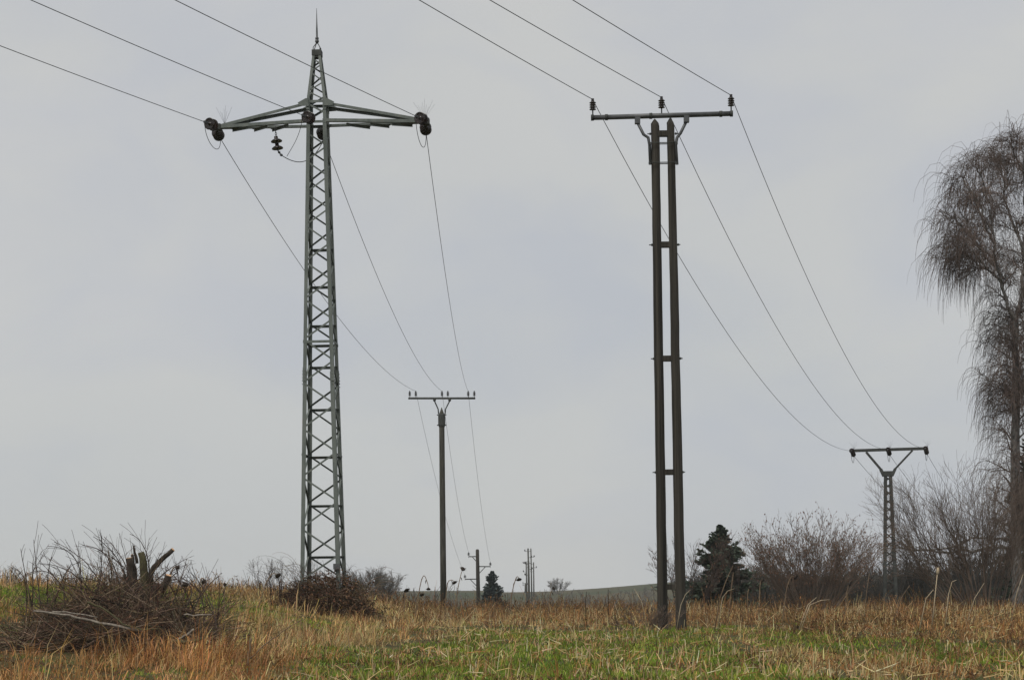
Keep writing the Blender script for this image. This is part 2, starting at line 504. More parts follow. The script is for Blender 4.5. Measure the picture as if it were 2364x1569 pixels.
# crossarm
zl, zu = Zp(288), Zp(241)
TIP_L = tower_axis(zl) - axT * 2.16 + Vector((0, 0, .0))
TIP_R = tower_axis(zl) + axT * 2.34 + Vector((0, 0, .0))
for sx, tip in ((-1, TIP_L), (1, TIP_R)):
    for sy in (-1, 1):
        u0 = TP(sx, sy, zu) + ayT * sy * .01
        tp = tip + ayT * sy * .045 + Vector((0, 0, .05))
        MB().angle(u0 - axT * sx * .02, tp, (0, 0, -1), ayT * -sy, .062, .008).build('crossarm_upper_chord', M['steel'], tower)
        l0 = TP(sx, sy, zl) + ayT * sy * .02
        tl = tip + ayT * sy * .055 + Vector((0, 0, -.03))
        MB().angle(l0, tl, (0, 0, 1), ayT * -sy, .068, .008).build('crossarm_lower_chord', M['steel'], tower)
        # gusset where the upper chord meets the leg
        q = TP(sx, sy, zu) + ayT * sy * .024
        MB().add([q + Vector((0, 0, .07)) - axT * sx * .04, q + Vector((0, 0, .07)) + axT * sx * .02, q + Vector((0, 0, -.02)) + axT * sx * .19, q + Vector((0, 0, -.09)) + axT * sx * .15, q + Vector((0, 0, -.10)) - axT * sx * .05] +
                 [p + ayT * sy * .008 for p in (q + Vector((0, 0, .07)) - axT * sx * .04, q + Vector((0, 0, .07)) + axT * sx * .02, q + Vector((0, 0, -.02)) + axT * sx * .19, q + Vector((0, 0, -.09)) + axT * sx * .15, q + Vector((0, 0, -.10)) - axT * sx * .05)],
                 [(0,1,2,3,4), (9,8,7,6,5), (0,5,6,1), (1,6,7,2), (2,7,8,3), (3,8,9,4), (4,9,5,0)]).build('gusset', M['steel'], tower)
        # angled batten plates bolted between the two lower chords
    for f0, f1 in ((.20, .42), (.44, .62), (.66, .86)):
        a = (TP(sx, -1, zl) - ayT * .02).lerp(tip - ayT * .055, f0) + Vector((0, 0, -.03 - (.0 if sx < 0 else .012)))
        b = (TP(sx, 1, zl) + ayT * .02).lerp(tip + ayT * .055, f1) + Vector((0, 0, -.03))
        MB().angle(a, b, (0, 0, -1), axT * sx, .055, .006).build('arm_batten', M['steel'], tower)
    MB().box(tip + axT * sx * .02, .12, .16, .13, TOWER_YAW).build('arm_end_plate', M['steel_dark'], tower)
# warning box clamped to the right front leg near the ground
bx = TP(1, -1, Zp(1308)) - axT * .07 - ayT * .03
MB().box(bx, .13, .07, .12, TOWER_YAW).tube([bx + Vector((-.03, 0, -.06)), bx + Vector((-.03, 0, -.12))], .02, 6).build('terminal_box', M['galv'], tower)

# wires into and out of the tower: directions
IN_DIR = Vector((-.41, -1, 0)).normalized()
POLE_Y = 91.0
mid_top = W(1020, 903, POLE_Y)
def mid_att(px): return W(px, 904, POLE_Y)
ins_in, ins_out = {}, {}
for key, p, px in (('left', TIP_L, 959), ('middle', None, 1020), ('right', TIP_R, 1080)):
    if key == 'middle':
        p_in = tower_axis(zl + .03) - ayT * (tower_half(zl) + .04) - axT * .03
        p_out = tower_axis(zl - .02) + ayT * (tower_half(zl) + .04) + axT * .02
    else:
        sx = -1 if key == 'left' else 1
        p_in = p - ayT * .05 + axT * sx * .02
        p_out = p + ayT * .05 + axT * (-.09 if key == 'left' else -.02) + Vector((0, 0, -.03))
    di = (IN_DIR + Vector((0, 0, -.05))).normalized()
    tgt = mid_att(px); do = (tgt - p_out).normalized(); do = (do + Vector((0, 0, -.13))).normalized()
    ins_in[key] = strain_string(tower, p_in, di)
    ins_out[key] = strain_string(tower, p_out, do)
for key in ('left', 'right'):
    loop_wire(tower, ins_in[key] + Vector((0, 0, -.02)), ins_out[key] + Vector((0, 0, -.03)), .33 if key == 'left' else .42)
sp_l = MB(); bird_spikes(tower, TIP_L + axT * .12 + Vector((0, 0, .06))); bird_spikes(tower, TIP_R - axT * .02 + Vector((0, 0, .08)), n=9, spread=.62)
# hanging jumper insulator under the left arm
hz = zl - .03
hp = tower_axis(hz) - axT * .93 - ayT * .02
ch = MB()
for k in range(5):
    c = hp + Vector((.004 * k, 0, -.02 - k * .042))
    u = axT if k % 2 else ayT
    ch.tube([c + u * .018 * math.cos(a) + Vector((0, 0, .032 * math.sin(a))) for a in np.linspace(0, 2 * math.pi, 9)], .006, 5, caps=False)
hang = ch.build('hanging_insulator', M['galv'], tower)
hd = Vector((.13, -.03, -1)).normalized()
h0 = hp + Vector((.01, 0, -.20))
for k in range(2):
    MB().lathe(h0 + hd * (k * .155), hd, disc_profile(0, .125), 18).build('insulator_disc', M['ceramic'], hang)
he = h0 + hd * .31
MB().tube([he, he + Vector((.03, 0, -.05)), he + Vector((.07, 0, -.10))], .014, 6).lathe(he + Vector((.03, 0, -.07)), (0, 0, 1), [(.01, 0), (.03, .015), (.03, .035), (.01, .05)], 8).lathe(he + Vector((.075, 0, -.13)), (0, 0, 1), [(.01, 0), (.032, .015), (.032, .04), (.01, .055)], 8).build('clamp', M['galv'], hang)
cl = he + Vector((.075, 0, -.105))
far_end = ins_out['middle']
MB().tube(bezier(cl, cl + Vector((.35, .15, -.22)), cl + Vector((.62, .45, -.10)), far_end + Vector((0, 0, -.03)), 18), .009, 5).build('jumper_wire', M['wire'], tower)
MB().tube(bezier(cl + Vector((.12, 0, -.03)), cl + Vector((.22, 0, .15)), cl + Vector((.45, -.2, .35)), ins_in['middle'] + Vector((0, 0, -.02)), 18), .006, 5).build('jumper_wire', M['wire'], tower)

def run_in(a, d, L, dz, sag, label, group):
    b = a + d * L + Vector((0, 0, dz))
    return wire('conductor_wire', label, a, b, sag, group, n=60)
g1 = 'left line, wires towards the viewer'
run_in(ins_in['left'], IN_DIR, 62, .3, .9, 'thin wire from upper left edge to the left tip of the lattice tower crossarm', g1)
run_in(ins_in['middle'], IN_DIR, 62, .3, .9, 'thin wire from the top left corner to the middle of the lattice tower', g1)
run_in(ins_in['right'], IN_DIR, 62, .3, .9, 'thin wire crossing in front of the lattice tower peak to its right arm tip', g1)

# ------------------------------------------------------------------ single concrete pole behind (six pin insulators)
def pin_insulator(root, p, h=.24, r=.068, pin=.10, m='ceramic', up=Vector((0, 0, 1))):
    p = Vector(p)
    o = MB().lathe(p + up * pin, up, sheds_pin(h, r), 14).build('pin_insulator', M[m], root)
    MB().tube([p - up * .09, p + up * (pin + .02)], .014, 6).lathe(p - up * .085, up, [(.004, 0), (.022, .012), (.022, .04), (.01, .05)], 6).build('pin', M['steel_dark'], o)
    return p + up * (pin + h - .02)

pb = W(1024, 1405, POLE_Y); pb.z = gz(pb.x, pb.y)
ptop = W(1019.5, 940, POLE_Y)
cpole = thing('concrete_pole', 'single dark concrete pole with T crossarm and six insulators behind the tower', 'utility pole', pb)
pts = [pb.lerp(ptop, t) for t in (-.03, .25, .5, .75, .965, 1.0)]
MB().tube(pts, [.165, .16, .153, .146, .142, .01], 14).build('pole_shaft', M['concrete'], cpole)
c0, c1 = pb.lerp(ptop, .905), pb.lerp(ptop, .968)
MB().tube([c0 + Vector((0, 0, -.05)), c0 + Vector((0, 0, .06)), c1 + Vector((0, 0, -.05)), c1], [.15, .19, .19, .15], 10, smooth=False).build('clamp_collar', M['steel_dark'], cpole)
for zz in (.06, .60):
    for sx in (-1, 1):
        p = c0 + Vector((sx * .18, 0, zz)); MB().tube([p, p + Vector((sx * .07, 0, 0))], .03, 6).build('bolt', M['steel_dark'], cpole)
aL, aR = W(944, 919, POLE_Y), W(1096, 919, POLE_Y)
MB().tube([aL - Vector((.03, 0, 0)), aR + Vector((.03, 0, 0))], .055, 8).build('crossarm', M['steel_dark'], cpole)
for sx, px in ((-1, 1003), (1, 1038)):
    t = W(px, 920, POLE_Y)
    MB().tube([t + Vector((sx * .06, 0, .02)), t + Vector((0, 0, -.12)), W(1020 + sx * 8.5, 944, POLE_Y), W(1020 + sx * 7.5, 955, POLE_Y)], .035, 6).lathe(t + Vector((0, 0, -.13)), (0, 0, 1), [(.07, 0), (.08, .05), (.08, .17), (.05, .2)], 6).build('arm_strut', M['steel_dark'], cpole)
mid_pt = {}
for px in (946, 960, 1020.5, 1034, 1081, 1095):
    q = W(px, 917.5, POLE_Y)
    mid_pt[px] = pin_insulator(cpole, q, .27, .075, .09, 'ceramic_far')
g2 = 'left line, wires from tower to concrete pole'
wire('conductor_wire', 'sagging wire from left arm tip of the lattice tower down to the concrete pole', ins_out['left'], mid_pt[960], .95, g2)
wire('conductor_wire', 'sagging wire from the middle of the lattice tower to the concrete pole', ins_out['middle'], mid_pt[1020.5], .95, g2)
wire('conductor_wire', 'steep wire from right arm tip of the lattice tower to the concrete pole', ins_out['right'], mid_pt[1081], .95, g2)

# ------------------------------------------------------------------ short pole with three side arms
TY = 138.0
tb = W(1106, 1420, TY); tb.z = gz(tb.x, tb.y)
tt = W(1102, 1267, TY)
tpole = thing('wooden_pole', 'short dark pole with three staggered side arms left of the small spruce', 'utility pole', tb)
MB().tube([tb.lerp(tt, t) for t in (-.03, .3, .6, .99, 1.0)], [.19, .175, .16, .135, .09], 10).build('pole_shaft', M['wood'], tpole)
arm_pts = []
for (px, py, sx) in ((1082, 1284, -1), (1132, 1307, 1), (1073.5, 1336, -1)):
    e = W(px, py, TY); s0 = tb.lerp(tt, (e.z - tb.z) / (tt.z - tb.z)); s0.z = e.z + (.02 if sx > 0 else 0)
    arm = MB().tube([s0 + Vector((sx * .1, 0, 0)), e], .042, 6).build('side_arm', M['steel_dark'], tpole)
    k = s0.lerp(e, .62); L = abs(e.x - s0.x)
    MB().tube([k, s0 + Vector((sx * .1, 0, -.55 * L))], .032, 5).build('arm_brace', M['steel_dark'], arm)
    arm_pts.append(pin_insulator(tpole, e, .26, .12, .10, 'ceramic_far'))
g3 = 'left line, wires beyond the concrete pole'
for px, q, lab in ((960, arm_pts[2], 'faint wire dropping from left end of concrete pole crossarm towards the short three-armed pole'),
                   (1020.5, arm_pts[0], 'faint wire dropping from the middle of the concrete pole crossarm beyond its shaft'),
                   (1081, arm_pts[1], 'faint wire dropping from right end of concrete pole crossarm to the right side arm')):
    wire('conductor_wire', lab, mid_pt[px], q, 1.0, g3, rad=.008)

# ------------------------------------------------------------------ distant row of thin poles
far_poles = [(1219, 1222, 1265, 330, .17, 'tall thin distant pole, left one of the tallest two beside the hilltop'),
             (1225.5, 1228, 1265, 345, .14, 'tall thin distant pole, right one of the tallest two beside the hilltop'),
             (1214.5, 1216.5, 1295, 370, .15, 'thinner distant pole just left of the tallest distant pair'),
             (1231.8, 1232.5, 1297, 390, .15, 'rightmost of the thin distant poles, shorter than the tallest pair'),
             (1219.8, 1221.5, 1294, 300, .21, 'thickest of the distant poles, its top halfway up the tallest pair'),
             (1212.5, 1213, 1345, 470, .2, 'shortest of the distant poles, at the left of the cluster')]
for (xt, xb, yt, Y, rad, lab) in far_poles:
    b = W(xb, 1380, Y); b.z = gz(b.x, b.y); t = W(xt, yt, Y)
    if t.z - b.z < 2.0: b.z = t.z - 2.5
    o = thing('distant_pole', lab, 'utility pole', b, 'thin poles of the far line')
    MB().tube([b + Vector((0, 0, -.6)), b.lerp(t, .5), t], [rad * 1.15, rad, rad * .85], 7).build('pole_shaft', M['concrete'], o)
    for f, sx in ((.955, -1), (.86, 1), (.76, -1)):
        p = b.lerp(t, f); e = p + Vector((sx * .62, 0, 0))
        if t.z - p.z > (t.z - b.z) * .5: continue
        a = MB().tube([p, e], .045, 5).build('side_arm', M['steel_dark'], o)
        MB().lathe(e, (0, 0, 1), [(.03, 0), (.12, .08), (.11, .3), (.03, .36)], 7).build('insulator', M['ceramic_far'], a)

# ------------------------------------------------------------------ twin wooden pole on the right
DY = 36.0
dl0, dl1 = W(1530.5, 1449, DY), W(1512.5, 292, DY)
dr0, dr1 = W(1572.5, 1446, DY), W(1548.3, 290, DY)
for p in (dl0, dr0): p.z = gz(p.x, p.y)
dbase = (dl0 + dr0) * .5
dpole = thing('twin_pole', 'twin dark wooden poles joined by blocks, carrying a crossarm with three insulators', 'utility pole', dbase)
def at_px_y(a, b, py):
    z = W(1530, py, DY).z
    return a.lerp(b, (z - a.z) / (b.z - a.z))
for a, b, tipd, r0, r1 in ((dl0, dl1, -.008, .108, .088), (dr0, dr1, -.012, .112, .078)):
    pp, rr = [], []
    K = 26
    for k in range(K + 1):
        t = -.03 + 1.03 * k / K
        pp.append(a.lerp(b, t) + Vector((rng.normal() * .0025, rng.normal() * .0025, 0))); rr.append((r0 + (r1 - r0) * max(t, 0)) * (1 + rng.normal() * .008))
    top = b
    pp += [top + Vector((tipd, 0, .06)), top + Vector((tipd, 0, .13)), top + Vector((tipd, 0, .155))]
    rr += [r1 * .93, r1 * .35, .008]
    MB().tube(pp, rr, 16).build('pole_shaft', M['wood'], dpole)
for py in (309, 565, 827.5, 1089.5, 1354):
    a, b = at_px_y(dl0, dl1, py), at_px_y(dr0, dr1, py)
    d = (b - a).normalized()
    blk = MB().bar(a + d * .06, b - d * .06, .11, .115).build('spacer_block', M['wood'], dpole)
    MB().tube([a - d * .165, a - d * .08], .011, 6).lathe(a - d * .125, d, [(.012, 0), (.026, .008), (.026, .03), (.012, .04)], 6).build('through_bolt', M['steel_dark'], blk)
    MB().tube([b + d * .08, b + d * .15], .011, 6).lathe(b + d * .085, d, [(.012, 0), (.026, .008), (.026, .03), (.012, .04)], 6).build('through_bolt', M['steel_dark'], blk)
e0, e1 = W(1366, 272, DY + .1), W(1692, 262.5, DY - .12)
ad = (e1 - e0).normalized()
arm = MB().tube([e0, e1], .052, 10).build('crossarm', M['galv'], dpole)
bd = MB()
for f in (.005, .105, .42, .915, .99):
    p = e0.lerp(e1, f); bd.tube([p - ad * .03, p + ad * .03], .064, 10)
bd.build('band', M['steel_dark'], arm)
for sx, px, kx, dxb in ((-1, 1472, 1499.5, 1501.5), (1, 1585, 1560, 1563)):
    f = (px - 1366) / 326; p = e0.lerp(e1, f)
    py = 272 - 9.5 * f
    MB().box(p + Vector((0, 0, -.085)), .11, .10, .14).build('arm_bracket', M['galv'], dpole)
    q = [p + Vector((0, 0, -.13)), W(px - sx * 14, py + 42, DY), W(kx - sx * -3, 318, DY), W(kx, 334, DY), W(dxb, 380, DY)]
    MB().tube(q, .032, 8).build('arm_strut', M['galv'], dpole)
for py in (331.5, 377):
    for sy in (-1, 1):
        a, b = W(1498, py + (1.6 if sy > 0 else -1.6), DY + sy * .13), W(1563, py + (1.6 if sy > 0 else -1.6) - 1, DY + sy * .13)
        cl_ = MB().tube([a, b], .010, 6).build('clamp_rod', M['steel_dark'], dpole)
    for px in (1500, 1562):
        a = W(px, py, DY - .15); b = W(px, py, DY + .15)
        MB().bar(a, b, .05, .05).build('clamp_plate', M['galv'], dpole)
dtop = []
for f in (.008, .497, .988):
    p = e0.lerp(e1, f) + Vector((0, 0, .045))
    dtop.append(pin_insulator(dpole, p, .245, .070, .11))
ID2 = Vector((-.47, -1, 0)).normalized()
g4 = 'right line, wires towards the viewer'
for p, fan, lab in zip(dtop, (0, -.04, -.055), ('thin wire from the top edge to the left insulator on the twin pole', 'thin wire from the top edge to the middle insulator on the twin pole', 'thin wire from the top edge to the right insulator on the twin pole')):
    run_in(p, (ID2 + Vector((fan, 0, 0))).normalized(), 60, .5, .75, lab, g4)

# ------------------------------------------------------------------ lattice mast on the right with Y head
RY = 82.0
rb = W(2056, 1400, RY); rb.z = gz(rb.x, rb.y)
mast = thing('lattice_mast', 'small steel lattice mast with Y-shaped head standing among the bare shrubs', 'pylon', rb)
RYAW = R(-9)
ax2 = Matrix.Rotation(RYAW, 3, 'Z') @ Vector((1, 0, 0)); ay2 = Matrix.Rotation(RYAW, 3, 'Z') @ Vector((0, 1, 0))
mt = W(2050, 1098, RY)
def RP(sx, sy, t):
    h = .34 + (.185 - .34) * t
    return rb.lerp(mt, t) + ax2 * sx * h + ay2 * sy * h
for sx in (-1, 1):
    for sy in (-1, 1):
        MB().angle(RP(sx, sy, -.04), RP(sx, sy, 1.0), ax2 * -sx, ay2 * -sy, .14, .014).build('leg', M['steel_dark'], mast)
NB = 15
tt_ = [1 - ((1 - (1 - k / NB)) ** 1.12) for k in range(NB + 1)]
tt_ = sorted(tt_)
for k in range(NB):
    for face in range(4):
        s = 1 if (k + face) % 2 else -1
        if face == 0: a, b, nrm = RP(-s, -1, tt_[k]), RP(s, -1, tt_[k+1]), ay2
        elif face == 1: a, b, nrm = RP(-s, 1, tt_[k]), RP(s, 1, tt_[k+1]), -ay2
        elif face == 2: a, b, nrm = RP(-1, s, tt_[k]), RP(-1, -s, tt_[k+1]), ax2
        else: a, b, nrm = RP(1, s, tt_[k]), RP(1, -s, tt_[k+1]), -ax2
        MB().bar(a + nrm * .02, b + nrm * .02, .06, .012, up=nrm).build('brace', M['steel_dark'], mast)
hb = MB().box(mt + Vector((-.005, 0, .10)), .42, .40, .24, RYAW).build('head_box', M['steel_dark'], mast)
j0, j1 = W(1964, 1040, RY + .3), W(2142, 1034.5, RY - .3)
jd = (j1 - j0).normalized()
ca = MB().bar(j0 + jd * .12 + ay2 * -.07, j1 - jd * .12 + ay2 * -.07, .05, .13).build('crossarm', M['steel_dark'], mast)
MB().bar(j0 + jd * .12 + ay2 * .07, j1 - jd * .12 + ay2 * .07, .05, .13).build('crossarm', M['steel_dark'], mast)
for sx, f in ((-1, .20), (1, .80)):
    for sy in (-1, 1):
        p = j0.lerp(j1, f) + ay2 * sy * .12 + Vector((0, 0, -.08))
        k = mt + ax2 * sx * .34 + ay2 * sy * .16 + Vector((0, 0, .33))
        e = mt + ax2 * sx * .19 + ay2 * sy * .19 + Vector((0, 0, .0))
        MB().bar(p, k, .03, .09, up=(0, 0, 1)).bar(k + ay2 * sy * .008, e + ay2 * sy * .008, .03, .13, up=ax2).build('head_strut', M['steel_dark'], mast)
NEXT_DIR = Vector((.335, 1, 0)).normalized()
rin, rout = [], []
for f, pp in ((.02, dtop[0]), (.49, dtop[1]), (.975, dtop[2])):
    c = j0.lerp(j1, f)
    din = (pp - c); din.z = 0; din = (din.normalized() + Vector((0, 0, -.1))).normalized()
    do = (NEXT_DIR + Vector((0, 0, -.32))).normalized()
    rin.append(strain_string(mast, c - ay2 * .09, din, 2, .115, 'ceramic'))
    rout.append(strain_string(mast, c + ay2 * .09, do, 3, .115, 'ceramic'))
    loop_wire(mast, rin[-1], rout[-1], .42, rad=.011)
    bird_spikes(mast, c + Vector((.08, 0, .08)), n=6, L=.38, spread=.6, rad=.003)
g5 = 'right line, wires from twin pole to lattice mast'
for p, q, lab in zip(dtop, rin, ('lowest sagging wire from twin pole left insulator to the lattice mast', 'middle sagging wire from twin pole centre insulator to the lattice mast', 'highest sagging wire from twin pole right insulator to the lattice mast')):
    wire('conductor_wire', lab, p, q, 1.72, g5)
g6 = 'right line, wires beyond the lattice mast'
for q, lab in zip(rout, ('faint wire running from left end of the lattice mast into the bare shrubs', 'faint wire running from middle of the lattice mast into the bare shrubs', 'faint wire running from right end of the lattice mast behind the birch')):
    b = q + NEXT_DIR * 130 + Vector((0, 0, -2.0))
    wire('conductor_wire', lab, q, b, 2.2, g6, rad=.009)

# ------------------------------------------------------------------ plants: batch tube generator
def tubes(P, Rd, S=3):
    """P (N,K,3) centre lines, Rd (N,K) radii -> vertices, quads"""
    N, K, _ = P.shape
    T = np.empty_like(P)
    T[:, 1:-1] = P[:, 2:] - P[:, :-2]; T[:, 0] = P[:, 1] - P[:, 0]; T[:, -1] = P[:, -1] - P[:, -2]
    T /= np.linalg.norm(T, axis=2, keepdims=True) + 1e-9
    ref = np.zeros_like(T); ref[..., 0] = .37; ref[..., 1] = .83; ref[..., 2] = .42
    U = np.cross(T, ref); U /= np.linalg.norm(U, axis=2, keepdims=True) + 1e-9
    Wv = np.cross(T, U)
    a = np.arange(S) * 2 * np.pi / S
    V = P[:, :, None] + Rd[:, :, None, None] * (U[:, :, None] * np.cos(a)[None, None, :, None] + Wv[:, :, None] * np.sin(a)[None, None, :, None])
    idx = np.arange(N * K * S).reshape(N, K, S)
    q = np.stack([idx[:, :-1], np.roll(idx, -1, 2)[:, :-1], np.roll(idx, -1, 2)[:, 1:], idx[:, 1:]], -1).reshape(-1, 4)
    return V.reshape(-1, 3), q

class Batch:
    def __init__(s): s.V, s.F, s.C, s.n = [], [], [], 0
    def put(s, V, Fq, C=None):
        s.V.append(V); s.F.append(Fq + s.n); s.n += len(V)
        if C is not None: s.C.append(C)
    def tubes(s, P, Rd, S=3, C=None):
        V, q = tubes(P, Rd, S)
        if C is not None: C = np.repeat(C, P.shape[1] * S, 0)
        s.put(V, q, C)
    def build(s, name, m, parent=None, org=None, smooth=True):
        C = np.concatenate(s.C) if s.C else None
        return link_mesh(name, np.concatenate(s.V), np.concatenate(s.F), m, parent, org, smooth, C)

def norm(a): return a / (np.linalg.norm(a, axis=-1, keepdims=True) + 1e-9)

def grow(start, d, L, K, r0, r1, grav=0.0, wob=.15, g_ramp=True):
    """grow N shoots: start (N,3), d (N,3), L (N,), gravity bends them down (positive) or up (negative)"""
    N = len(start)
    P = np.empty((N, K, 3)); P[:, 0] = start
    d = norm(d); st = (L / (K - 1))[:, None]
    g = np.asarray(grav) * np.ones(N)
    for k in range(1, K):
        P[:, k] = P[:, k-1] + d * st
        w = (k / K) if g_ramp else 1.0
        d = d + rng.normal(size=(N, 3)) * wob
        d[:, 2] -= g * w * 2
        d = norm(d)
    Rd = np.linspace(0, 1, K)[None] * (np.asarray(r1) * np.ones(N) - np.asarray(r0) * np.ones(N))[:, None] + (np.asarray(r0) * np.ones(N))[:, None]
    return P, Rd

def sprout(P, Rd, n, t0, t1, ang, L, Lv, K, rr, r1, grav, wob=.15, up=0.0, taper=0.5):
    """n side shoots from the shoots P"""
    N, KK, _ = P.shape
    i = rng.integers(0, N, n); t = rng.uniform(t0, t1, n)
    f = t * (KK - 1); k = np.minimum(f.astype(int), KK - 2); u = (f - k)[:, None]
    s = P[i, k] * (1 - u) + P[i, k+1] * u
    tan = norm(P[i, k+1] - P[i, k])
    side = norm(np.cross(tan, rng.normal(size=(n, 3))))
    a = np.radians(ang) * rng.uniform(.7, 1.3, n)[:, None]
    d = tan * np.cos(a) + side * np.sin(a); d[:, 2] += up
    Ls = L * (1 + rng.uniform(-Lv, Lv, n)) * (1 - taper * t)
    r0 = np.minimum(Rd[i, k] * rr, Rd[i, k])
    return grow(s, d, Ls, K, r0, np.minimum(r1, r0), grav, wob)

def px_path(pts, Y, n=14, wob=0.0):
    p = np.array([list(W(x, y, Y + (dy[0] if dy else 0))) for x, y, *dy in pts])
    t = np.linspace(0, len(p) - 1, n); i = np.minimum(t.astype(int), len(p) - 2); u = (t - i)[:, None]
    o = p[i] * (1 - u) + p[i+1] * u
    if wob: o[1:-1] += rng.normal(size=(n - 2, 3)) * wob
    return o[None]

# ------------------------------------------------------------------ weeping birch on the right
BY = 70.0
bb = W(2348, 1396, BY); bb.z = gz(bb.x, bb.y)
birch = thing('birch_tree', 'tall bare weeping birch with hanging twigs at the right edge', 'tree', bb)
tr = Batch()
trunk = px_path([(2349, 1400), (2345, 1250), (2345, 1100), (2344, 950), (2344, 830), (2344, 738)], BY, 16, .03)
trunk[0, 0, 2] = bb.z - .2
tR = np.linspace(.235, .12, 16)[None]
tr.tubes(trunk, tR, 10)
limb_specs = [
    ([(2331, 745), (2316, 705), (2303, 655), (2287, 600), (2281, 540), (2274, 470), (2266, 410)], .085, .015),
    ([(2331, 745), (2345, 690), (2352, 600), (2355, 500), (2350, 420), (2345, 335)], .10, .015),
    ([(2345, 690), (2370, 620, .5), (2395, 540, 1), (2410, 450, 1.2), (2415, 380, 1.4)], .10, .02),
    ([(2281, 560), (2262, 520, -.5), (2240, 470, -.8), (2225, 430, -1)], .06, .015),
    ([(2290, 620), (2268, 600, .4), (2240, 560, .8), (2215, 510, 1.2), (2200, 470, 1.4)], .06, .015),
    ([(2303, 655), (2280, 630, -.6), (2250, 600, -1.0), (2225, 572, -1.2), (2205, 562, -1.4)], .05, .012),
    ([(2352, 600), (2335, 540, 1), (2312, 470, 1.5), (2300, 410, 1.8), (2298, 360, 2)], .07, .015),
    ([(2355, 500), (2375, 430), (2385, 385), (2390, 335)], .06, .015),
    ([(2281, 540), (2250, 480, .3), (2215, 420, .5), (2205, 405, .6), (2195, 415, .7)], .05, .010),
    ([(2287, 600), (2250, 570, -.3), (2205, 520, -.5), (2190, 500, -.6), (2180, 505, -.6)], .05, .010),
    ([(2300, 655), (2262, 615, .5), (2215, 590, .8), (2200, 590, .9), (2188, 600, .9)], .045, .010),
    ([(2272, 470), (2255, 410), (2240, 375), (2230, 365)], .04, .010),
    ([(2298, 400, 1.8), (2285, 365, 1.8), (2275, 345, 1.8)], .035, .010),
    ([(2350, 400), (2330, 360, -.5), (2318, 330, -.6)], .04, .010),
]
limbs, limbR = [], []
for pts, r0, r1 in limb_specs:
    P = px_path([(q[0] + 13, *q[1:]) for q in pts], BY, 14, .04); rr = np.linspace(r0, r1, 14)[None]
    tr.tubes(P, rr, 7); limbs.append(P); limbR.append(rr)
# the low horizontal limb that reaches left past the mast
low = [([(2348, 1262), (2300, 1262, -.3), (2240, 1268, -.5), (2170, 1272, -.7), (2110, 1268, -.8), (2070, 1264, -.9)], .085, .02),
       ([(2348, 1250), (2310, 1245, .2), (2270, 1240, .3), (2200, 1262, .4), (2150, 1270, .5), (2090, 1262, .6), (2060, 1235, .6)], .06, .015)]
lowP, lowR = [], []
for pts, r0, r1 in low:
    P = px_path(pts, BY, 14, .05); rr = np.linspace(r0, r1, 14)[None]
    tr.tubes(P, rr, 6); lowP.append(P); lowR.append(rr)
tr.build('trunk', M['birchbark'], birch)
cw = Batch()
LP, LR = np.concatenate(limbs), np.concatenate(limbR)
b1, r1 = sprout(LP, LR, 150, .2, .95, 42, 1.0, .4, 9, .5, .008, .10, .10, .10)
cw.tubes(b1, r1, 4)
b2, r2 = sprout(b1, r1, 800, .15, 1.0, 45, .6, .45, 7, .6, .006, .18, .15, .1)
cw.tubes(b2, r2, 3)
b3, r3 = sprout(b2, r2, 2700, .1, 1.0, 50, 1.75, .55, 6, .7, .0045, 1.3, .06, 0, .2)
cw.tubes(b3, np.linspace(1, .35, 6)[None] * rng.uniform(.005, .0115, (len(b3), 1)), 3)
b4, r4 = sprout(b1, r1, 700, .2, 1.0, 50, 1.5, .5, 6, .5, .0045, 1.3, .06, 0, .2)
cw.tubes(b4, np.linspace(1, .4, 6)[None] * rng.uniform(.005, .010, (len(b4), 1)), 3)
b5, r5 = sprout(LP, LR, 420, .35, 1.0, 60, 1.3, .5, 6, .3, .0045, 1.3, .06, 0, .2)
cw.tubes(b5, np.maximum(np.minimum(r5, .012), .005), 3)
b6, r6 = sprout(LP[:3], LR[:3], 24, .0, .45, 70, 1.0, .4, 8, .3, .008, .06, .10, .2, 0)
cw.tubes(b6, r6, 4)
b7, r7 = sprout(b6, r6, 620, .2, 1.0, 50, 1.7, .5, 6, .5, .004, 1.3, .06, 0, .1)
cw.tubes(b7, np.linspace(1, .4, 6)[None] * rng.uniform(.005, .010, (len(b7), 1)), 3)
# lower crown on the main stem
k1, q1 = sprout(trunk, tR, 70, .18, .98, 62, 1.35, .4, 9, .22, .007, .05, .10, .35, .1)
cw.tubes(k1, q1, 4)
k2, q2 = sprout(k1, q1, 700, .15, 1.0, 45, .85, .45, 7, .6, .005, .16, .14)
cw.tubes(k2, q2, 3)
k3, q3 = sprout(k2, q2, 3300, .1, 1.0, 50, 1.45, .5, 6, .7, .0045, 1.2, .07, 0, .2)
cw.tubes(k3, np.linspace(1, .4, 6)[None] * rng.uniform(.005, .0105, (len(k3), 1)), 3)
l1, lr1 = sprout(np.concatenate(lowP), np.concatenate(lowR), 60, .2, 1.0, 55, 1.0, .5, 8, .5, .006, -.05, .14)
cw.tubes(l1, lr1, 3)
l2, lr2 = sprout(l1, lr1, 260, .1, 1.0, 45, .6, .5, 6, .7, .004, .05, .15)
cw.tubes(l2, np.maximum(lr2, .005), 3)
cw.build('crown', M['twig_birch'], birch)

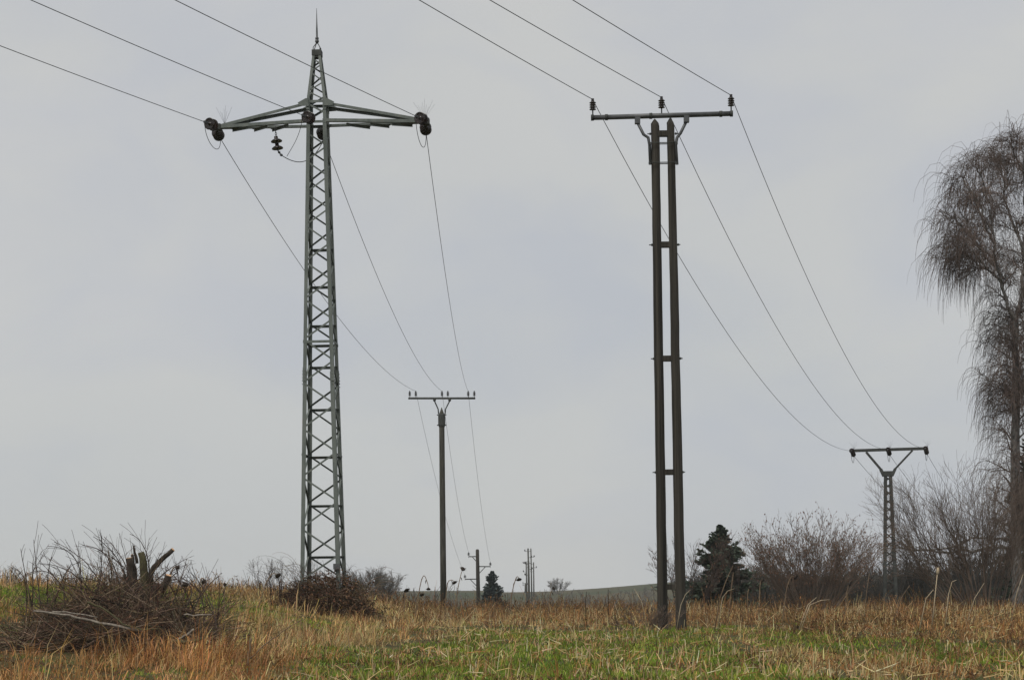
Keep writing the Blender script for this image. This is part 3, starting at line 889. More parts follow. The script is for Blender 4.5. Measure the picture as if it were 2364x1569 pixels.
# ------------------------------------------------------------------ bare shrubs
def shrub(name, label, cat, px0, px1, Y, py_top, n_stem, spread, m='twig', group=None, dens=1.0, lean=0.0, rad=.03, leafy=None, leaf_n=0, thick=.005, jitter=.35, base_w=.35, curve=-.02):
    xa, xb = W(px0, 1390, Y).x, W(px1, 1390, Y).x
    cx, wd = (xa + xb) / 2, (xb - xa)
    z0 = gz(cx, Y)
    H = W((px0 + px1) / 2, py_top, Y).z - z0
    root = thing(name, label, cat, (cx, Y, z0), group)
    N = n_stem
    u = rng.uniform(-1, 1, N); v = rng.normal(0, .35, N)
    st = np.stack([cx + u * wd * base_w * .5, Y + v * wd * .3, np.zeros(N)], 1); st[:, 2] = ground_z(st[:, 0], st[:, 1]) - .05
    d = np.stack([u * spread + lean + rng.normal(0, .08, N), v * spread * .6, np.ones(N)], 1)
    L = H * rng.uniform(.70, 1.04, N)
    P, Rd = grow(st, d, L, 12, rad * rng.uniform(.6, 1.1, N), thick, curve, .05)
    a = Batch(); a.tubes(P, Rd, 5)
    a.build('stems', M[m], root)
    c = Batch()
    p1, e1 = sprout(P, Rd, int(n_stem * 9 * dens), .22, 1.0, 30, H * .34, jitter, 5, .6, thick, -.045, .12, .1)
    c.tubes(p1, np.maximum(e1, thick), 3)
    p2, e2 = sprout(p1, e1, int(n_stem * 36 * dens), .1, 1.0, 32, H * .15, .5, 3, .7, thick * .8, -.03, .15, .05)
    c.tubes(p2, np.maximum(e2, thick * .85), 3)
    c.build('twigs', M[m], root)['kind'] = 'stuff'
    if leaf_n:
        i = rng.integers(0, len(p2), leaf_n); k = rng.integers(1, 3, leaf_n)
        s = p2[i, k]; dd = rng.normal(size=(leaf_n, 3)) * .35; dd[:, 2] -= .8; dd = norm(dd)
        ln = rng.uniform(.04, .09, leaf_n)
        lp, lr = grow(s, dd, ln, 3, .010, .006, .05, .1)
        lr[:, 1] = .013
        b = Batch(); b.tubes(lp, lr, 3); b.build('withered_leaves', M['leaf'], root)
    return root

shrub('hazel_shrub', 'rounded bare multi-stemmed shrub with reddish withered leaves right of the spruce', 'shrub', 1738, 2006, 62, 1205, 92, .74, 'twig_tan', None, 1.15, 0, .016, True, 3200, .0042, base_w=.34, curve=-.012)
shrub('willow_shrub', 'large dark bare shrub between the lattice mast and the birch trunk', 'shrub', 2165, 2370, 66, 1095, 44, .70, 'twig_tan', None, 2.2, -.16, .03, thick=.0046, base_w=.75)
shrub('bare_bush', 'small bare bush close behind the foot of the lattice mast', 'shrub', 2015, 2085, 86, 1235, 14, .35, 'twig_tan', None, 1.0, 0, .014, thick=.005, base_w=.6)
shrub('bare_sapling', 'spindly bare tree seen between and right of the twin poles', 'tree', 1535, 1640, 64, 1245, 14, .35, 'twig', None, 1.3, .05, .02, True, 260, .0048, base_w=.75)
shrub('bare_sapling', 'thin bare saplings just right of the dark spruce', 'tree', 1670, 1735, 70, 1245, 8, .22, 'twig', None, .8, 0, .016, thick=.005, base_w=.9)
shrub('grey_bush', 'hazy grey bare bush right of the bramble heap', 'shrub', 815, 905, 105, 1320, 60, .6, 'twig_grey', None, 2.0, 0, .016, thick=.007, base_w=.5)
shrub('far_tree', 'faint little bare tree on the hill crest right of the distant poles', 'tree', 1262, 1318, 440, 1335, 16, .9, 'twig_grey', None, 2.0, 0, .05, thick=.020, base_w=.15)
shrub('bare_bush', 'low bare twiggy bush left of the twin pole foot', 'shrub', 1440, 1545, 35.2, 1390, 22, .9, 'twig_tan', None, .9, -.05, .006, thick=.0036, base_w=.9)
shrub('bare_bush', 'pale bare bush at the left edge of the picture', 'shrub', -60, 50, 27, 1300, 20, .5, 'twig_grey', None, .9, 0, .007, thick=.0022, base_w=.6)
shrub('bare_bush', 'thin upright bare twigs at the left side of the bramble heap', 'shrub', 590, 690, 36.5, 1285, 34, .32, 'twig', None, .4, 0, .005, thick=.0020, base_w=.8)
shrub('bare_bush', 'thin bare twigs rising inside the foot of the lattice tower', 'shrub', 715, 800, 37.6, 1285, 16, .2, 'twig', None, .25, 0, .005, thick=.002, base_w=.8)

# thicket: masses of bare scrub nobody could count
def scrub_mass(name, label, px0, px1, Ya, Yb, top_fn, n, m, thick, seed):
    x = rng.uniform(px0, px1, n); Y = rng.uniform(Ya, Yb, n)
    st = np.array([list(W(a, 1390, b)) for a, b in zip(x, Y)])
    st[:, 2] = ground_z(st[:, 0], st[:, 1]) - .05
    tops = np.array([W(a, top_fn(a), b).z for a, b in zip(x, Y)])
    H = np.maximum(tops - st[:, 2], .5) * rng.uniform(.6, 1.05, n)
    d = np.stack([rng.normal(0, .25, n), rng.normal(0, .25, n), np.ones(n)], 1)
    P, Rd = grow(st, d, H, 5, thick * 2.2, thick, -.016, .12)
    b = Batch(); b.tubes(P, Rd, 3)
    p1, e1 = sprout(P, Rd, n * 8, .1, 1, 38, float(H.mean()) * .42, .4, 4, .7, thick * .8, -.02, .1, .1)
    b.tubes(p1, np.maximum(e1, thick * .8), 3)
    p2, e2 = sprout(p1, e1, n * 11, .1, 1, 38, float(H.mean()) * .22, .4, 3, .8, thick * .7, 0, .12)
    b.tubes(p2, np.maximum(e2, thick * .7), 3)
    o = b.build(name, M[m], None, None)
    tag(o, label, 'scrub', None, 'stuff')
scrub_mass('thicket', 'dark tangle of bare scrub behind the shrubs on the right', 1585, 2480, 84, 100, lambda a: 1318 - 40 * ss(1960, 2180, a) + 10 * math.sin(a * .021) + 7 * math.sin(a * .05), 1000, 'twig_dark', .0125, 1)
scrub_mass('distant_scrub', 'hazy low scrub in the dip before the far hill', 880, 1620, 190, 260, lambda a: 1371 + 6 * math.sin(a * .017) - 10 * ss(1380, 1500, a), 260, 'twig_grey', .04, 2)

# ------------------------------------------------------------------ conifers
def conifer(name, label, px, Y, py_top, py_base, wpx, m='needle', tiers=22, per=11, dens=1.0, ragged=.25, twig_r=.02, taper=.85):
    b = W(px, py_base, Y); b.z = gz(b.x, b.y)
    t = W(px, py_top, Y); H = t.z - b.z; Wd = wpx / F_PX * Y / 2
    root = thing(name, label, 'tree', b)
    MB().tube([b + Vector((0, 0, -.2)), b + Vector((0, 0, H * .5)), b + Vector((0, 0, H * .98))], [H * .022, H * .013, .01], 8).build('trunk', M['bark'], root)
    n = tiers * per
    f = np.repeat(np.linspace(.05, .98, tiers) ** .92, per) + rng.normal(0, .35 / tiers, n); f = np.clip(f, .02, .99)
    az = rng.uniform(0, 2 * np.pi, n)
    rad = Wd * (1 - f) ** taper * (1 + .15 * np.sin(f * 37)) * rng.uniform(1 - ragged, 1 + ragged, n) + Wd * .015
    st = np.stack([np.full(n, b.x), np.full(n, b.y), b.z + f * H], 1)
    d = np.stack([np.cos(az), np.sin(az), .15 + .8 * f ** 2], 1)
    P, Rd = grow(st, d, rad, 7, twig_r, twig_r * .4, .05, .06)
    c = Batch(); c.tubes(P, Rd, 3)
    nt_ = int(n * 66 * dens)
    p1, e1 = sprout(P, Rd, nt_, .08, 1, 55, Wd * .24, .4, 3, .7, twig_r * .4, .08, .12, 0, .5)
    near_top = np.clip((b.z + H - p1[:, :1, 2:]) / (H * .35), .30, 1)
    p1 = p1[:, :1] + (p1 - p1[:, :1]) * near_top
    p1[..., 2] = p1[:, :1, 2] + (p1[..., 2] - p1[:, :1, 2]) * .45
    # needle sprays: flat narrow blades
    s, e = p1[:, 0], p1[:, -1]
    dirv = norm(e - s); sd = norm(np.cross(dirv, rng.normal(size=dirv.shape))) * (Wd * .025)
    V = np.stack([s - sd * .5, s + sd * .5, (s + e) * .5 + sd * 1.3, e, (s + e) * .5 - sd * 1.3], 1).reshape(-1, 3)
    i = np.arange(len(s)) * 5
    q = np.concatenate([np.stack([i, i+1, i+2, i+4], 1), np.stack([i+4, i+2, i+3, i+3], 1)])
    c.build('branches', M['bark'], root, smooth=True)
    tri = np.concatenate([np.stack([i, i+1, i+2], 1), np.stack([i, i+2, i+4], 1), np.stack([i+4, i+2, i+3], 1)])
    link_mesh('crown', V, tri, M[m], root)
    return root
conifer('spruce_tree', 'dark broad spruce standing right of the twin poles', 1664, 78, 1212, 1392, 180, 'needle', 20, 11, 1.0, .48)
conifer('spruce_tree', 'small haze-blued spruce right of the short three-armed pole', 1137, 170, 1318, 1410, 96, 'needle_hazed', 20, 14, 1.1, .22, .035, .6)
conifer('spruce_tree', 'dark spruce half hidden behind the birch at the right edge', 2378, 76, 980, 1392, 150, 'needle', 26, 12, 1.0, .35)

# ------------------------------------------------------------------ brush pile, stump, fallen branches on the left
SY = 20.5
def stub(root, pts, r0, r1, m='bark', cut=True, Y=SY, name='cut_trunk'):
    p = [W(x, y, Y + (dy[0] if dy else 0)) for x, y, *dy in pts]
    k = 3
    path = []
    for i in range(len(p) - 1):
        for j in range(k): path.append(p[i].lerp(p[i+1], j / k) + Vector(rng.normal(0, .005, 3)))
    path.append(p[-1])
    rr = [r0 + (r1 - r0) * i / (len(path) - 1) * 1.0 + rng.normal(0, .003) * (r1 / .04) for i in range(len(path))]
    o = MB().tube(path, rr, 9).build(name, M[m], root)
    if cut:
        d = (path[-1] - path[-2]).normalized()
        MB().tube([path[-1] + d * .001, path[-1] + d * .008], rr[-1] * .92, 9).build('cut_face', M['cutwood'], o)
    return o
sb_ = W(325, 1440, SY); sb_.z = gz(sb_.x, sb_.y)
stump = thing('coppiced_stump', 'mossy cut stump with several sawn trunks standing in the brush pile', 'tree stump', sb_)
stub(stump, [(325, 1450), (318, 1390), (304, 1345), (298, 1288)], .085, .042, 'bark')
stub(stump, [(318, 1450, .1), (316, 1380, .1), (312, 1310, .1), (305, 1280, .1)], .04, .019, 'bark')
stub(stump, [(316, 1300, .12), (312, 1275, .12), (309, 1258, .12)], .020, .012, 'bark', False, name='broken_branch')
stub(stump, [(335, 1450, -.05), (335, 1370, -.05), (333, 1312, -.05), (325, 1274, -.05)], .075, .038, 'bark_moss', False)
stub(stump, [(340, 1350), (356, 1308), (372, 1290), (399, 1268)], .038, .024, 'bark')
stub(stump, [(372, 1358, -.2), (384, 1342, -.2), (389, 1328, -.2)], .048, .036, 'bark')
stub(stump, [(345, 1450, -.1), (350, 1390, -.1), (362, 1345, -.1)], .06, .04, 'bark', False)
stub(stump, [(300, 1450, -.15), (306, 1400, -.15), (309, 1362, -.15)], .05, .035, 'bark_moss', False)
stub(stump, [(318, 1450, -.2), (322, 1390, -.2), (320, 1345, -.2)], .06, .045, 'bark', False)
stub(stump, [(305, 1440, .1), (292, 1370, .1), (287, 1325, .1)], .028, .014, 'bark', False, name='broken_branch')
stub(stump, [(350, 1440, .2), (352, 1370, .2), (346, 1325, .2)], .05, .035, 'bark_moss', False)

TWIGS = [(.05, .034, .026), (.095, .065, .045), (.15, .10, .068), (.06, .05, .03), (.26, .19, .13), (.12, .065, .045), (.035, .028, .022)]
def pal(cols, n, wts=None):
    c = np.array(cols)[rng.choice(len(cols), n, p=wts)]
    return np.clip(c * rng.uniform(.72, 1.28, (n, 1)) * (1 + rng.normal(0, .06, (n, 3))), 0, 1)
sP, sR = [], []
for (x0, y0, x1, y1) in ((298, 1350, 262, 1262), (302, 1340, 280, 1250), (330, 1330, 345, 1240), (350, 1330, 372, 1275), (360, 1340, 430, 1290), (345, 1360, 440, 1330), (292, 1380, 245, 1290), (310, 1330, 300, 1240), (372, 1350, 420, 1300), (335, 1345, 322, 1250)):
    a_, e_ = np.array(W(x0, y0, SY)), np.array(W(x1, y1, SY + rng.normal(0, .15)))
    t_ = np.linspace(0, 1, 10)[:, None]; m_ = (a_ + e_) / 2 + np.array([0, 0, .05])
    sP.append(a_ * (1 - t_) ** 2 + m_ * 2 * t_ * (1 - t_) + e_ * t_ ** 2); sR.append(np.linspace(.0075, .002, 10))
sh_ = Batch(); sh_.tubes(np.array(sP), np.array(sR), 4)
sp1, se1 = sprout(np.array(sP), np.array(sR), 60, .2, 1, 32, .28, .5, 7, .5, .0015, 0, .06)
sh_.tubes(sp1, np.maximum(se1, .0016), 3)
sh_.build('shoots', M['twig'], stump)['kind'] = 'stuff'
def brush(name, label, cx_px, Y, w, dep, h, n, L, m, seed_dir, droop=.06, rad=.006, arch=False, lab_cat='brush pile', base_py=None, skew=0.0, up=.18, full=2.2, leaves=0, stray=0):
    c = W(cx_px, 1450, Y); z0 = gz(c.x, Y)
    root = thing(name, label, lab_cat, (c.x, Y, z0))
    u, v = rng.uniform(-1, 1, n), rng.uniform(-1, 1, n)
    prof = np.clip(1 - (np.abs(u) ** full) * .85 - (np.abs(v) ** full) * .7, .08, 1)
    st = np.stack([c.x + u * w / 2, Y + v * dep / 2, np.zeros(n)], 1)
    st[:, 2] = ground_z(st[:, 0], st[:, 1]) + rng.uniform(0, 1, n) ** 1.1 * h * prof * .85
    a = rng.uniform(0, 2 * np.pi, n); e = rng.normal(up, .40, n)
    d = np.stack([np.cos(a) + skew, .5 * np.sin(a), e], 1)
    P, Rd = grow(st - norm(d) * L * .4, d, L * rng.uniform(.5, 1.2, n), 6, rad * rng.uniform(.5, 1.6, n), rad * .35, droop * 1.3, .12)
    gzv = ground_z(P[..., 0], P[..., 1]); P[..., 2] = np.maximum(P[..., 2], gzv + .01)
    b = Batch(); b.tubes(P, Rd, 3, pal(TWIGS, n))
    p1, e1 = sprout(P, Rd, n * 5, .2, 1, 35, L * .38, .5, 4, .6, rad * .3, .02, .12)
    p1[..., 2] = np.maximum(p1[..., 2], ground_z(p1[..., 0], p1[..., 1]) + .01)
    b.tubes(p1, np.maximum(e1, rad * .32), 3, pal(TWIGS, len(p1)))
    o = b.build('twig_tangle', M['straw'], root); o['kind'] = 'stuff'
    if stray:
        a = rng.uniform(0, 2 * np.pi, stray); rr_ = rng.uniform(.2, .5, stray)
        s0 = np.stack([c.x + np.cos(a) * w * rr_, Y + np.sin(a) * dep * rr_, np.zeros(stray)], 1); s0[:, 2] = ground_z(s0[:, 0], s0[:, 1]) + h * rng.uniform(.2, .75, stray)
        d0 = np.stack([np.cos(a) * .9, np.sin(a) * .9, rng.uniform(.5, 1.6, stray)], 1)
        sp, sr_ = grow(s0, d0, rng.uniform(.5, 1.2, stray), 12, .0055, .0018, .16, .04)
        sp[..., 2] = np.maximum(sp[..., 2], ground_z(sp[..., 0], sp[..., 1]) + .01)
        bs = Batch(); bs.tubes(sp, sr_, 3, pal(TWIGS[1:5], stray)); bs.build('stray_canes', M['straw'], root)['kind'] = 'stuff'
    if leaves:
        i = rng.integers(0, len(p1), leaves); q = p1[i, rng.integers(0, 4, leaves)]
        dn = rng.normal(size=(leaves, 3)); dn[:, 2] -= .6; dn = norm(dn) * rng.uniform(.03, .07, (leaves, 1)); sdv = norm(np.cross(dn, rng.normal(size=(leaves, 3)))) * rng.uniform(.008, .018, (leaves, 1))
        V = np.stack([q, q + dn * .5 - sdv, q + dn, q + dn * .5 + sdv], 1).reshape(-1, 3)
        link_mesh('withered_leaves', V, np.arange(leaves * 4).reshape(-1, 4), M['straw'], root, colors=np.repeat(pal([(.13, .065, .04), (.07, .042, .028), (.20, .11, .06), (.05, .04, .024)], leaves), 4, 0))['kind'] = 'stuff'
    return root
brush('brush_pile', 'wide dark pile of cut branches and twigs around the sawn stump', 290, 19.5, 1.95, 3.0, .74, 980, 1.0, 'twig', 0, .03, .0062, up=.27, full=2.3, leaves=350)
brush('bramble_heap', 'dark brown dome of dead brambles around the foot of the lattice tower', 760, 37.2, 1.85, 1.8, 1.04, 1300, .62, 'leaf', 0, .18, .006, full=2.8, leaves=17000, up=.16, stray=90, lab_cat='brambles')

# arching suckers over the brush pile, one shrub
def suckers(name, label, Y, specs, m='twig', rad=.007):
    b = np.array([list(W(x, y, Y)) for x, y, *_ in specs])
    c = W(float(np.mean([s[0] for s in specs])), 1450, Y); z0 = gz(c.x, Y)
    root = thing(name, label, 'shrub', (c.x, Y, z0))
    B, T = Batch(), Batch()
    for (x0, y0, x1, y1, x2, y2) in specs:
        a, q, e = (np.array(W(x0, y0, Y + rng.normal(0, .15))), np.array(W(x1, y1, Y + rng.normal(0, .15))), np.array(W(x2, y2, Y + rng.normal(0, .2))))
        t = np.linspace(0, 1, 14)[:, None]
        P = (a * (1-t)**2 + q * 2*t*(1-t) + e * t*t)[None]; P[0, 1:-1] += rng.normal(0, .0022, (12, 3))
        Rd = np.linspace(rad * 1.2, .0032, 14)[None]
        B.tubes(P, Rd, 5)
        p1, e1 = sprout(P, Rd, 6, .2, .95, 26, .42, .5, 10, .5, .0013, .03, .035)
        T.tubes(p1, np.maximum(e1, .0023), 3)
    B.build('stems', M[m], root); T.build('twigs', M[m], root)['kind'] = 'stuff'
suckers('bare_suckers', 'arching bare suckers rising left of the sawn stump', 20.0,
        [(85, 1440, 60, 1350, 48, 1266), (100, 1450, 85, 1330, 78, 1245), (75, 1400, 76, 1320, 76, 1295), (185, 1400, 205, 1260, 110, 1260),
         (180, 1400, 195, 1300, 175, 1255), (210, 1390, 245, 1320, 230, 1308), (110, 1400, 105, 1320, 120, 1285), (225, 1380, 238, 1300, 235, 1235),
         (160, 1400, 130, 1290, 60, 1325), (250, 1400, 225, 1290, 125, 1250), (280, 1380, 270, 1260, 190, 1258), (300, 1360, 300, 1290, 240, 1238),
         (290, 1340, 275, 1270, 215, 1238), (60, 1420, 70, 1320, 30, 1310), (230, 1400, 180, 1300, 90, 1300), (150, 1420, 150, 1330, 130, 1305),
         (345, 1350, 350, 1250, 300, 1232), (270, 1390, 240, 1320, 150, 1335), (120, 1430, 130, 1350, 165, 1300), (200, 1420, 235, 1330, 290, 1330),
         (320, 1370, 300, 1300, 235, 1275), (255, 1400, 262, 1330, 250, 1270)])
suckers('bare_suckers', 'dark bare suckers rising at the right end of the brush pile', 19.6,
        [(490, 1500, 510, 1420, 505, 1330), (495, 1470, 515, 1420, 430, 1325), (480, 1500, 500, 1400, 520, 1410), (470, 1440, 480, 1350, 410, 1330),
         (440, 1420, 470, 1350, 508, 1328), (400, 1390, 420, 1330, 432, 1288), (430, 1400, 470, 1330, 385, 1345), (500, 1450, 490, 1370, 440, 1320),
         (410, 1400, 400, 1330, 345, 1330), (450, 1420, 430, 1350, 380, 1305)])
def fallen(label, pts, r0, r1, m, Y=17.9):
    p = [W(x, y, Y + (dy[0] if dy else 0)) for x, y, *dy in pts]
    path = []
    for i in range(len(p) - 1):
        for j in range(4): path.append(p[i].lerp(p[i+1], j / 4) + Vector(rng.normal(0, .004, 3)))
    path.append(p[-1])
    lo = min(path, key=lambda q: q.z)
    o = MB().tube(path, list(np.linspace(r0, r1, len(path))), 7).build('fallen_branch', M[m], None, lo)
    tag(o, label, 'branch', 'branches lying on the brush pile')
fallen('long pale silvery pole lying across the front of the brush pile', [(78, 1410), (160, 1420), (230, 1437), (330, 1455)], .011, .015, 'twig_pale')
fallen('thin pale stick lying just above the long silvery pole', [(120, 1411, .05), (180, 1416, .05), (225, 1424, .05)], .009, .006, 'twig_pale')
fallen('greenish forked branch slanting from the brush pile with a red cut end', [(200, 1389, .1), (240, 1405, .1), (285, 1440, .0), (325, 1452, -.05), (365, 1450, -.1)], .012, .008, 'bark_moss')
fallen('short curved mossy log lying low at the right of the brush pile', [(398, 1480, -.2), (420, 1482, -.3), (445, 1480, -.3), (470, 1473, -.3)], .022, .018, 'bark_moss')
fallen('short pale stick leaning on the curved mossy log', [(410, 1477, -.2), (432, 1463, -.2), (448, 1452, -.2)], .011, .013, 'twig_pale')
fallen('thin grey stick at the right side of the brush pile', [(425, 1419), (455, 1419), (490, 1418)], .009, .007, 'twig_pale')
fallen('leaning bare stick in the dry grass right of the brush pile', [(572, 1535, -2.0), (575, 1500, -2.0), (580, 1472, -2.0)], .013, .010, 'drystem')
fallen('long thin arching cane over the dry grass slope left of centre', [(575, 1520, -2), (620, 1480, -2), (660, 1450, -2), (700, 1428, -2)], .007, .003, 'drystem')

# ------------------------------------------------------------------ dead sunflowers and tall stalks along the field edge
def sunflower(label, Y, pts, headpx=7, m='drystem', face=None, leaves=2):
    """stem through photo points, last point is the head"""
    p = [W(x, y, Y) for x, y in pts]
    b = p[0].copy(); b.z = gz(b.x, b.y)
    root = thing('dead_sunflower', label, 'sunflower', b, 'dead sunflowers on the field edge')
    pts3 = [b - Vector((0, 0, .03))] + p[1:]
    path = []
    for i in range(len(pts3) - 1):
        p0, p1_, p2_, p3 = pts3[max(i-1, 0)], pts3[i], pts3[i+1], pts3[min(i+2, len(pts3)-1)]
        for j in range(5):
            t = j / 5
            path.append(.5 * (2 * p1_ + (p2_ - p0) * t + (2*p0 - 5*p1_ + 4*p2_ - p3) * t*t + (3*p1_ - p0 - 3*p2_ + p3) * t**3))
    path.append(pts3[-1])
    MB().tube(path, list(np.linspace(.013, .007, len(path))), 6).build('stem', M[m], root)
    h = path[-1]; d = (path[-1] - path[-2]).normalized()
    d = Vector((d.x, d.y - .35, d.z - .5)).normalized() if face is None else Vector(face).normalized()
    r = headpx / F_PX * Y
    hd_ = MB().lathe(h - d * .01, d, [(.008, -.02), (r * .5, -.012), (r, .012), (r * 1.02, .03), (r * .85, .045), (r * .4, .036), (.01, .034)], 12).build('seed_head', M['head'], root)
    u = d.orthogonal().normalized(); w = d.cross(u)
    sp = MB()
    for k in range(11):
        a = 2 * math.pi * k / 11 + rng.normal(0, .15)
        q = u * math.cos(a) + w * math.sin(a); s = d.cross(q)
        L = r * rng.uniform(.5, 1.1)
        c0 = h + q * r * .9 + d * .01
        tip = c0 + q * L + d * rng.uniform(-.3, .6) * L
        sp.add([c0 - s * r * .25, c0 + s * r * .25, tip, c0 + d * .006], [(0, 1, 2), (1, 3, 2), (3, 0, 2)])
    sp.build('sepals', M['head'], hd_)
    for k in range(leaves):
        q = path[int(len(path) * (.45 + .2 * k))]
        dx = rng.choice([-1, 1]) * rng.uniform(.02, .06)
        MB().add([q, q + Vector((dx * .5 - .014, .01, -.05)), q + Vector((dx, 0, -.13)), q + Vector((dx * .5 + .014, -.01, -.05))], [(0, 1, 2), (0, 2, 3)]).build('withered_leaf', M['head'], root)
S = sunflower
S('dead sunflower with round head standing straight between concrete pole and three-armed pole', 46, [(1048, 1410), (1056, 1365), (1063, 1330), (1068, 1313)], 5.5)
S('dead sunflower bent over in a sharp arch left of the concrete pole', 44, [(962, 1415), (968, 1362), (978, 1328), (987, 1345), (989, 1358)], 4.5)
S('pair-headed dead sunflower left of the bent arch one', 45, [(932, 1412), (934, 1380), (934, 1368), (938, 1361)], 6, face=(.5, -.5, -.8))
S('low dead sunflower head hanging beneath the sharply bent one', 43, [(958, 1415), (962, 1385), (968, 1366), (974, 1371)], 5)
S('dead sunflower arching right just beside the concrete pole shaft', 45, [(1026, 1412), (1032, 1352), (1042, 1338), (1049, 1343)], 5.5)
S('dead sunflower with nodding head midway between small spruce and distant poles', 43, [(1174, 1420), (1182, 1370), (1190, 1337), (1195, 1330), (1198, 1336)], 6)
S('short dead sunflower below the faint tree on the hill crest', 48, [(1265, 1410), (1270, 1375), (1277, 1358)], 3.5)
S('large-headed dead sunflower left of the bramble heap', 34, [(596, 1395), (612, 1350), (628, 1324), (641, 1327)], 7)
S('dead sunflower above the right half of the brush pile', 26, [(385, 1370), (395, 1325), (404, 1308), (409, 1308)], 4.2)
S('dead sunflower with wide flat head over the brush pile', 26, [(424, 1385), (425, 1362), (427, 1348)], 7, face=(0, -.1, -1))
S('dead sunflower with drooping head right of the brush pile', 27, [(456, 1390), (462, 1345), (468, 1334), (471, 1340)], 5)
S('smallest dead sunflower on the slope crest between brush pile and brambles', 28, [(516, 1398), (518, 1370), (519, 1350)], 3)
S('dead sunflower with head leaning right before the rounded hazel shrub', 41, [(1806, 1418), (1815, 1365), (1826, 1332), (1836, 1331)], 6)
S('dark drooping dead sunflower at the left side of the hazel shrub', 46, [(1752, 1410), (1754, 1360), (1757, 1340), (1760, 1338)], 5)
S('dead sunflower low between spruce and hazel shrub', 44, [(1728, 1415), (1726, 1372), (1731, 1357)], 4)
S('dead sunflower head at the right foot of the hazel shrub', 46, [(1950, 1412), (1955, 1365), (1962, 1346)], 6, face=(.7, -.3, -.4))
S('dead sunflower head dark against the spruce foot', 44, [(1680, 1415), (1690, 1345), (1694, 1314)], 5, face=(.3, -.6, -.5))

def stalk(label, Y, pts, r0=.010, r1=.004, m='palestem', tuft=False):
    p = [W(x, y, Y) for x, y in pts]
    b = p[0].copy(); b.z = gz(b.x, b.y)
    root = thing('dry_stalk', label, 'plant stalk', b, 'tall dry stalks on the field')
    pts3 = [b - Vector((0, 0, .03))] + p[1:]
    MB().tube(pts3, list(np.linspace(r0, r1, len(pts3))), 6).build('stem', M[m], root)
    if tuft:
        h = pts3[-1]
        MB().lathe(h - Vector((0, 0, .03)), (.1, 0, 1), [(.006, 0), (.026, .03), (.03, .06), (.02, .11), (.004, .13)], 8).build('seed_head', M['palestem'], root)
        t = MB()
        for k in range(6):
            a = k * 1.05
            t.tube([h, h + Vector((.05 * math.cos(a), .05 * math.sin(a), .05)), h + Vector((.05 * math.cos(a), .05 * math.sin(a), .11))], .003, 3)
        t.build('bracts', M['drystem'], root)
stalk('tall pale teasel with bristly head in the right field', 30, [(2150, 1440), (2158, 1380), (2164, 1322)], .011, .007, tuft=True)
stalk('pale dry stalk with bent tip right of the teasel', 30, [(2180, 1435), (2190, 1370), (2198, 1342), (2208, 1338)], .010, .004)
stalk('reddish curved stalk leaning right in front of the spruce', 34, [(1648, 1430), (1662, 1380), (1676, 1340), (1692, 1305)], .012, .004, 'drystem')
stalk('arched pale stalk below the spruce', 33, [(1655, 1420), (1668, 1378), (1680, 1363), (1695, 1358)], .008, .003)
stalk('pale arched stalk in front of the hazel shrub', 32, [(1845, 1430), (1870, 1395), (1895, 1385), (1915, 1383)], .010, .004)
stalk('straight pale stalk leaning right below the hazel shrub', 32, [(1840, 1425), (1865, 1395), (1885, 1378)], .009, .004)
stalk('thin upright stalk left of the lattice mast foot', 34, [(1993, 1425), (2000, 1370), (2007, 1322)], .008, .003, 'drystem')
stalk('thin reddish stalk leaning right below the lattice mast', 33, [(2055, 1440), (2080, 1380), (2100, 1350)], .008, .003, 'drystem')
stalk('thin stalk leaning right near the right edge of the field', 33, [(2228, 1430), (2250, 1380), (2272, 1345)], .008, .003)
stalk('thin stalk at the far right edge of the field', 32, [(2330, 1425), (2348, 1365), (2362, 1325)], .008, .003)
stalk('short pale stalk leaning right at the lower right field', 28, [(2118, 1415), (2138, 1380), (2155, 1360)], .008, .004)
stalk('pale curved stalk at the right side of the twin pole foot', 34.5, [(1560, 1435), (1572, 1395), (1582, 1372), (1594, 1360)], .009, .003)
stalk('thin leaning stalks left of the twin pole foot', 34.5, [(1500, 1440), (1480, 1385), (1464, 1358)], .008, .003)
stalk('dark upright dock stalk in the mid field left of the hill', 44, [(1352, 1405), (1352, 1385), (1354, 1365)], .012, .008, 'head')
stalk('dark upright dock stalk right of the mid field one', 44, [(1405, 1400), (1404, 1375), (1404, 1360)], .012, .008, 'head')

# ------------------------------------------------------------------ grass, straw, dry weeds (nobody could count these)
def sample(n, Ya, Yb, side=1.15):
    # wider than the view, so a step aside shows no bare edge
    n = int(n * 1.22)
    Y = Ya * (Yb / Ya) ** rng.uniform(0, 1, n)
    return rng.uniform(-1, 1, n) * (.2955 * Y * side + 2.0), Y

def bank_of(x, y):
    return ss(-1.3, -2.7, x + .8 * (fbm(x, y, 2.5, 22) - .5))

def greenness(x, y):
    g = (fbm(x, y * .25, 1.7, 21) - .5) * 2.0
    strip = .30 * np.exp(-((y - 27) / 8.0) ** 2) * np.exp(-((x - 1.2) / 4.5) ** 2)
    near = .20 * ss(24, 14, y) * ss(5.0, .5, x)
    right = -.40 * ss(2.6, 5.6, x + 1.5 * (fbm(x, y, 2, 23) - .5))
    b = bank_of(x, y)
    crest = .42 * ss(25, 30, y) * ss(42, 37, y) * b
    pile = ((x + 4.35) / 1.35) ** 2 + ((y - 19.0) / 1.7) ** 2 < 1
    return np.where(pile, -.2, 0) - .35 * ss(-1.9, -2.8, x) * ss(19, 16, y) + .62 + g + strip + near + right - .40 * b + crest * 1.35 - .6 * ss(34, 44, y) * (1 - b)

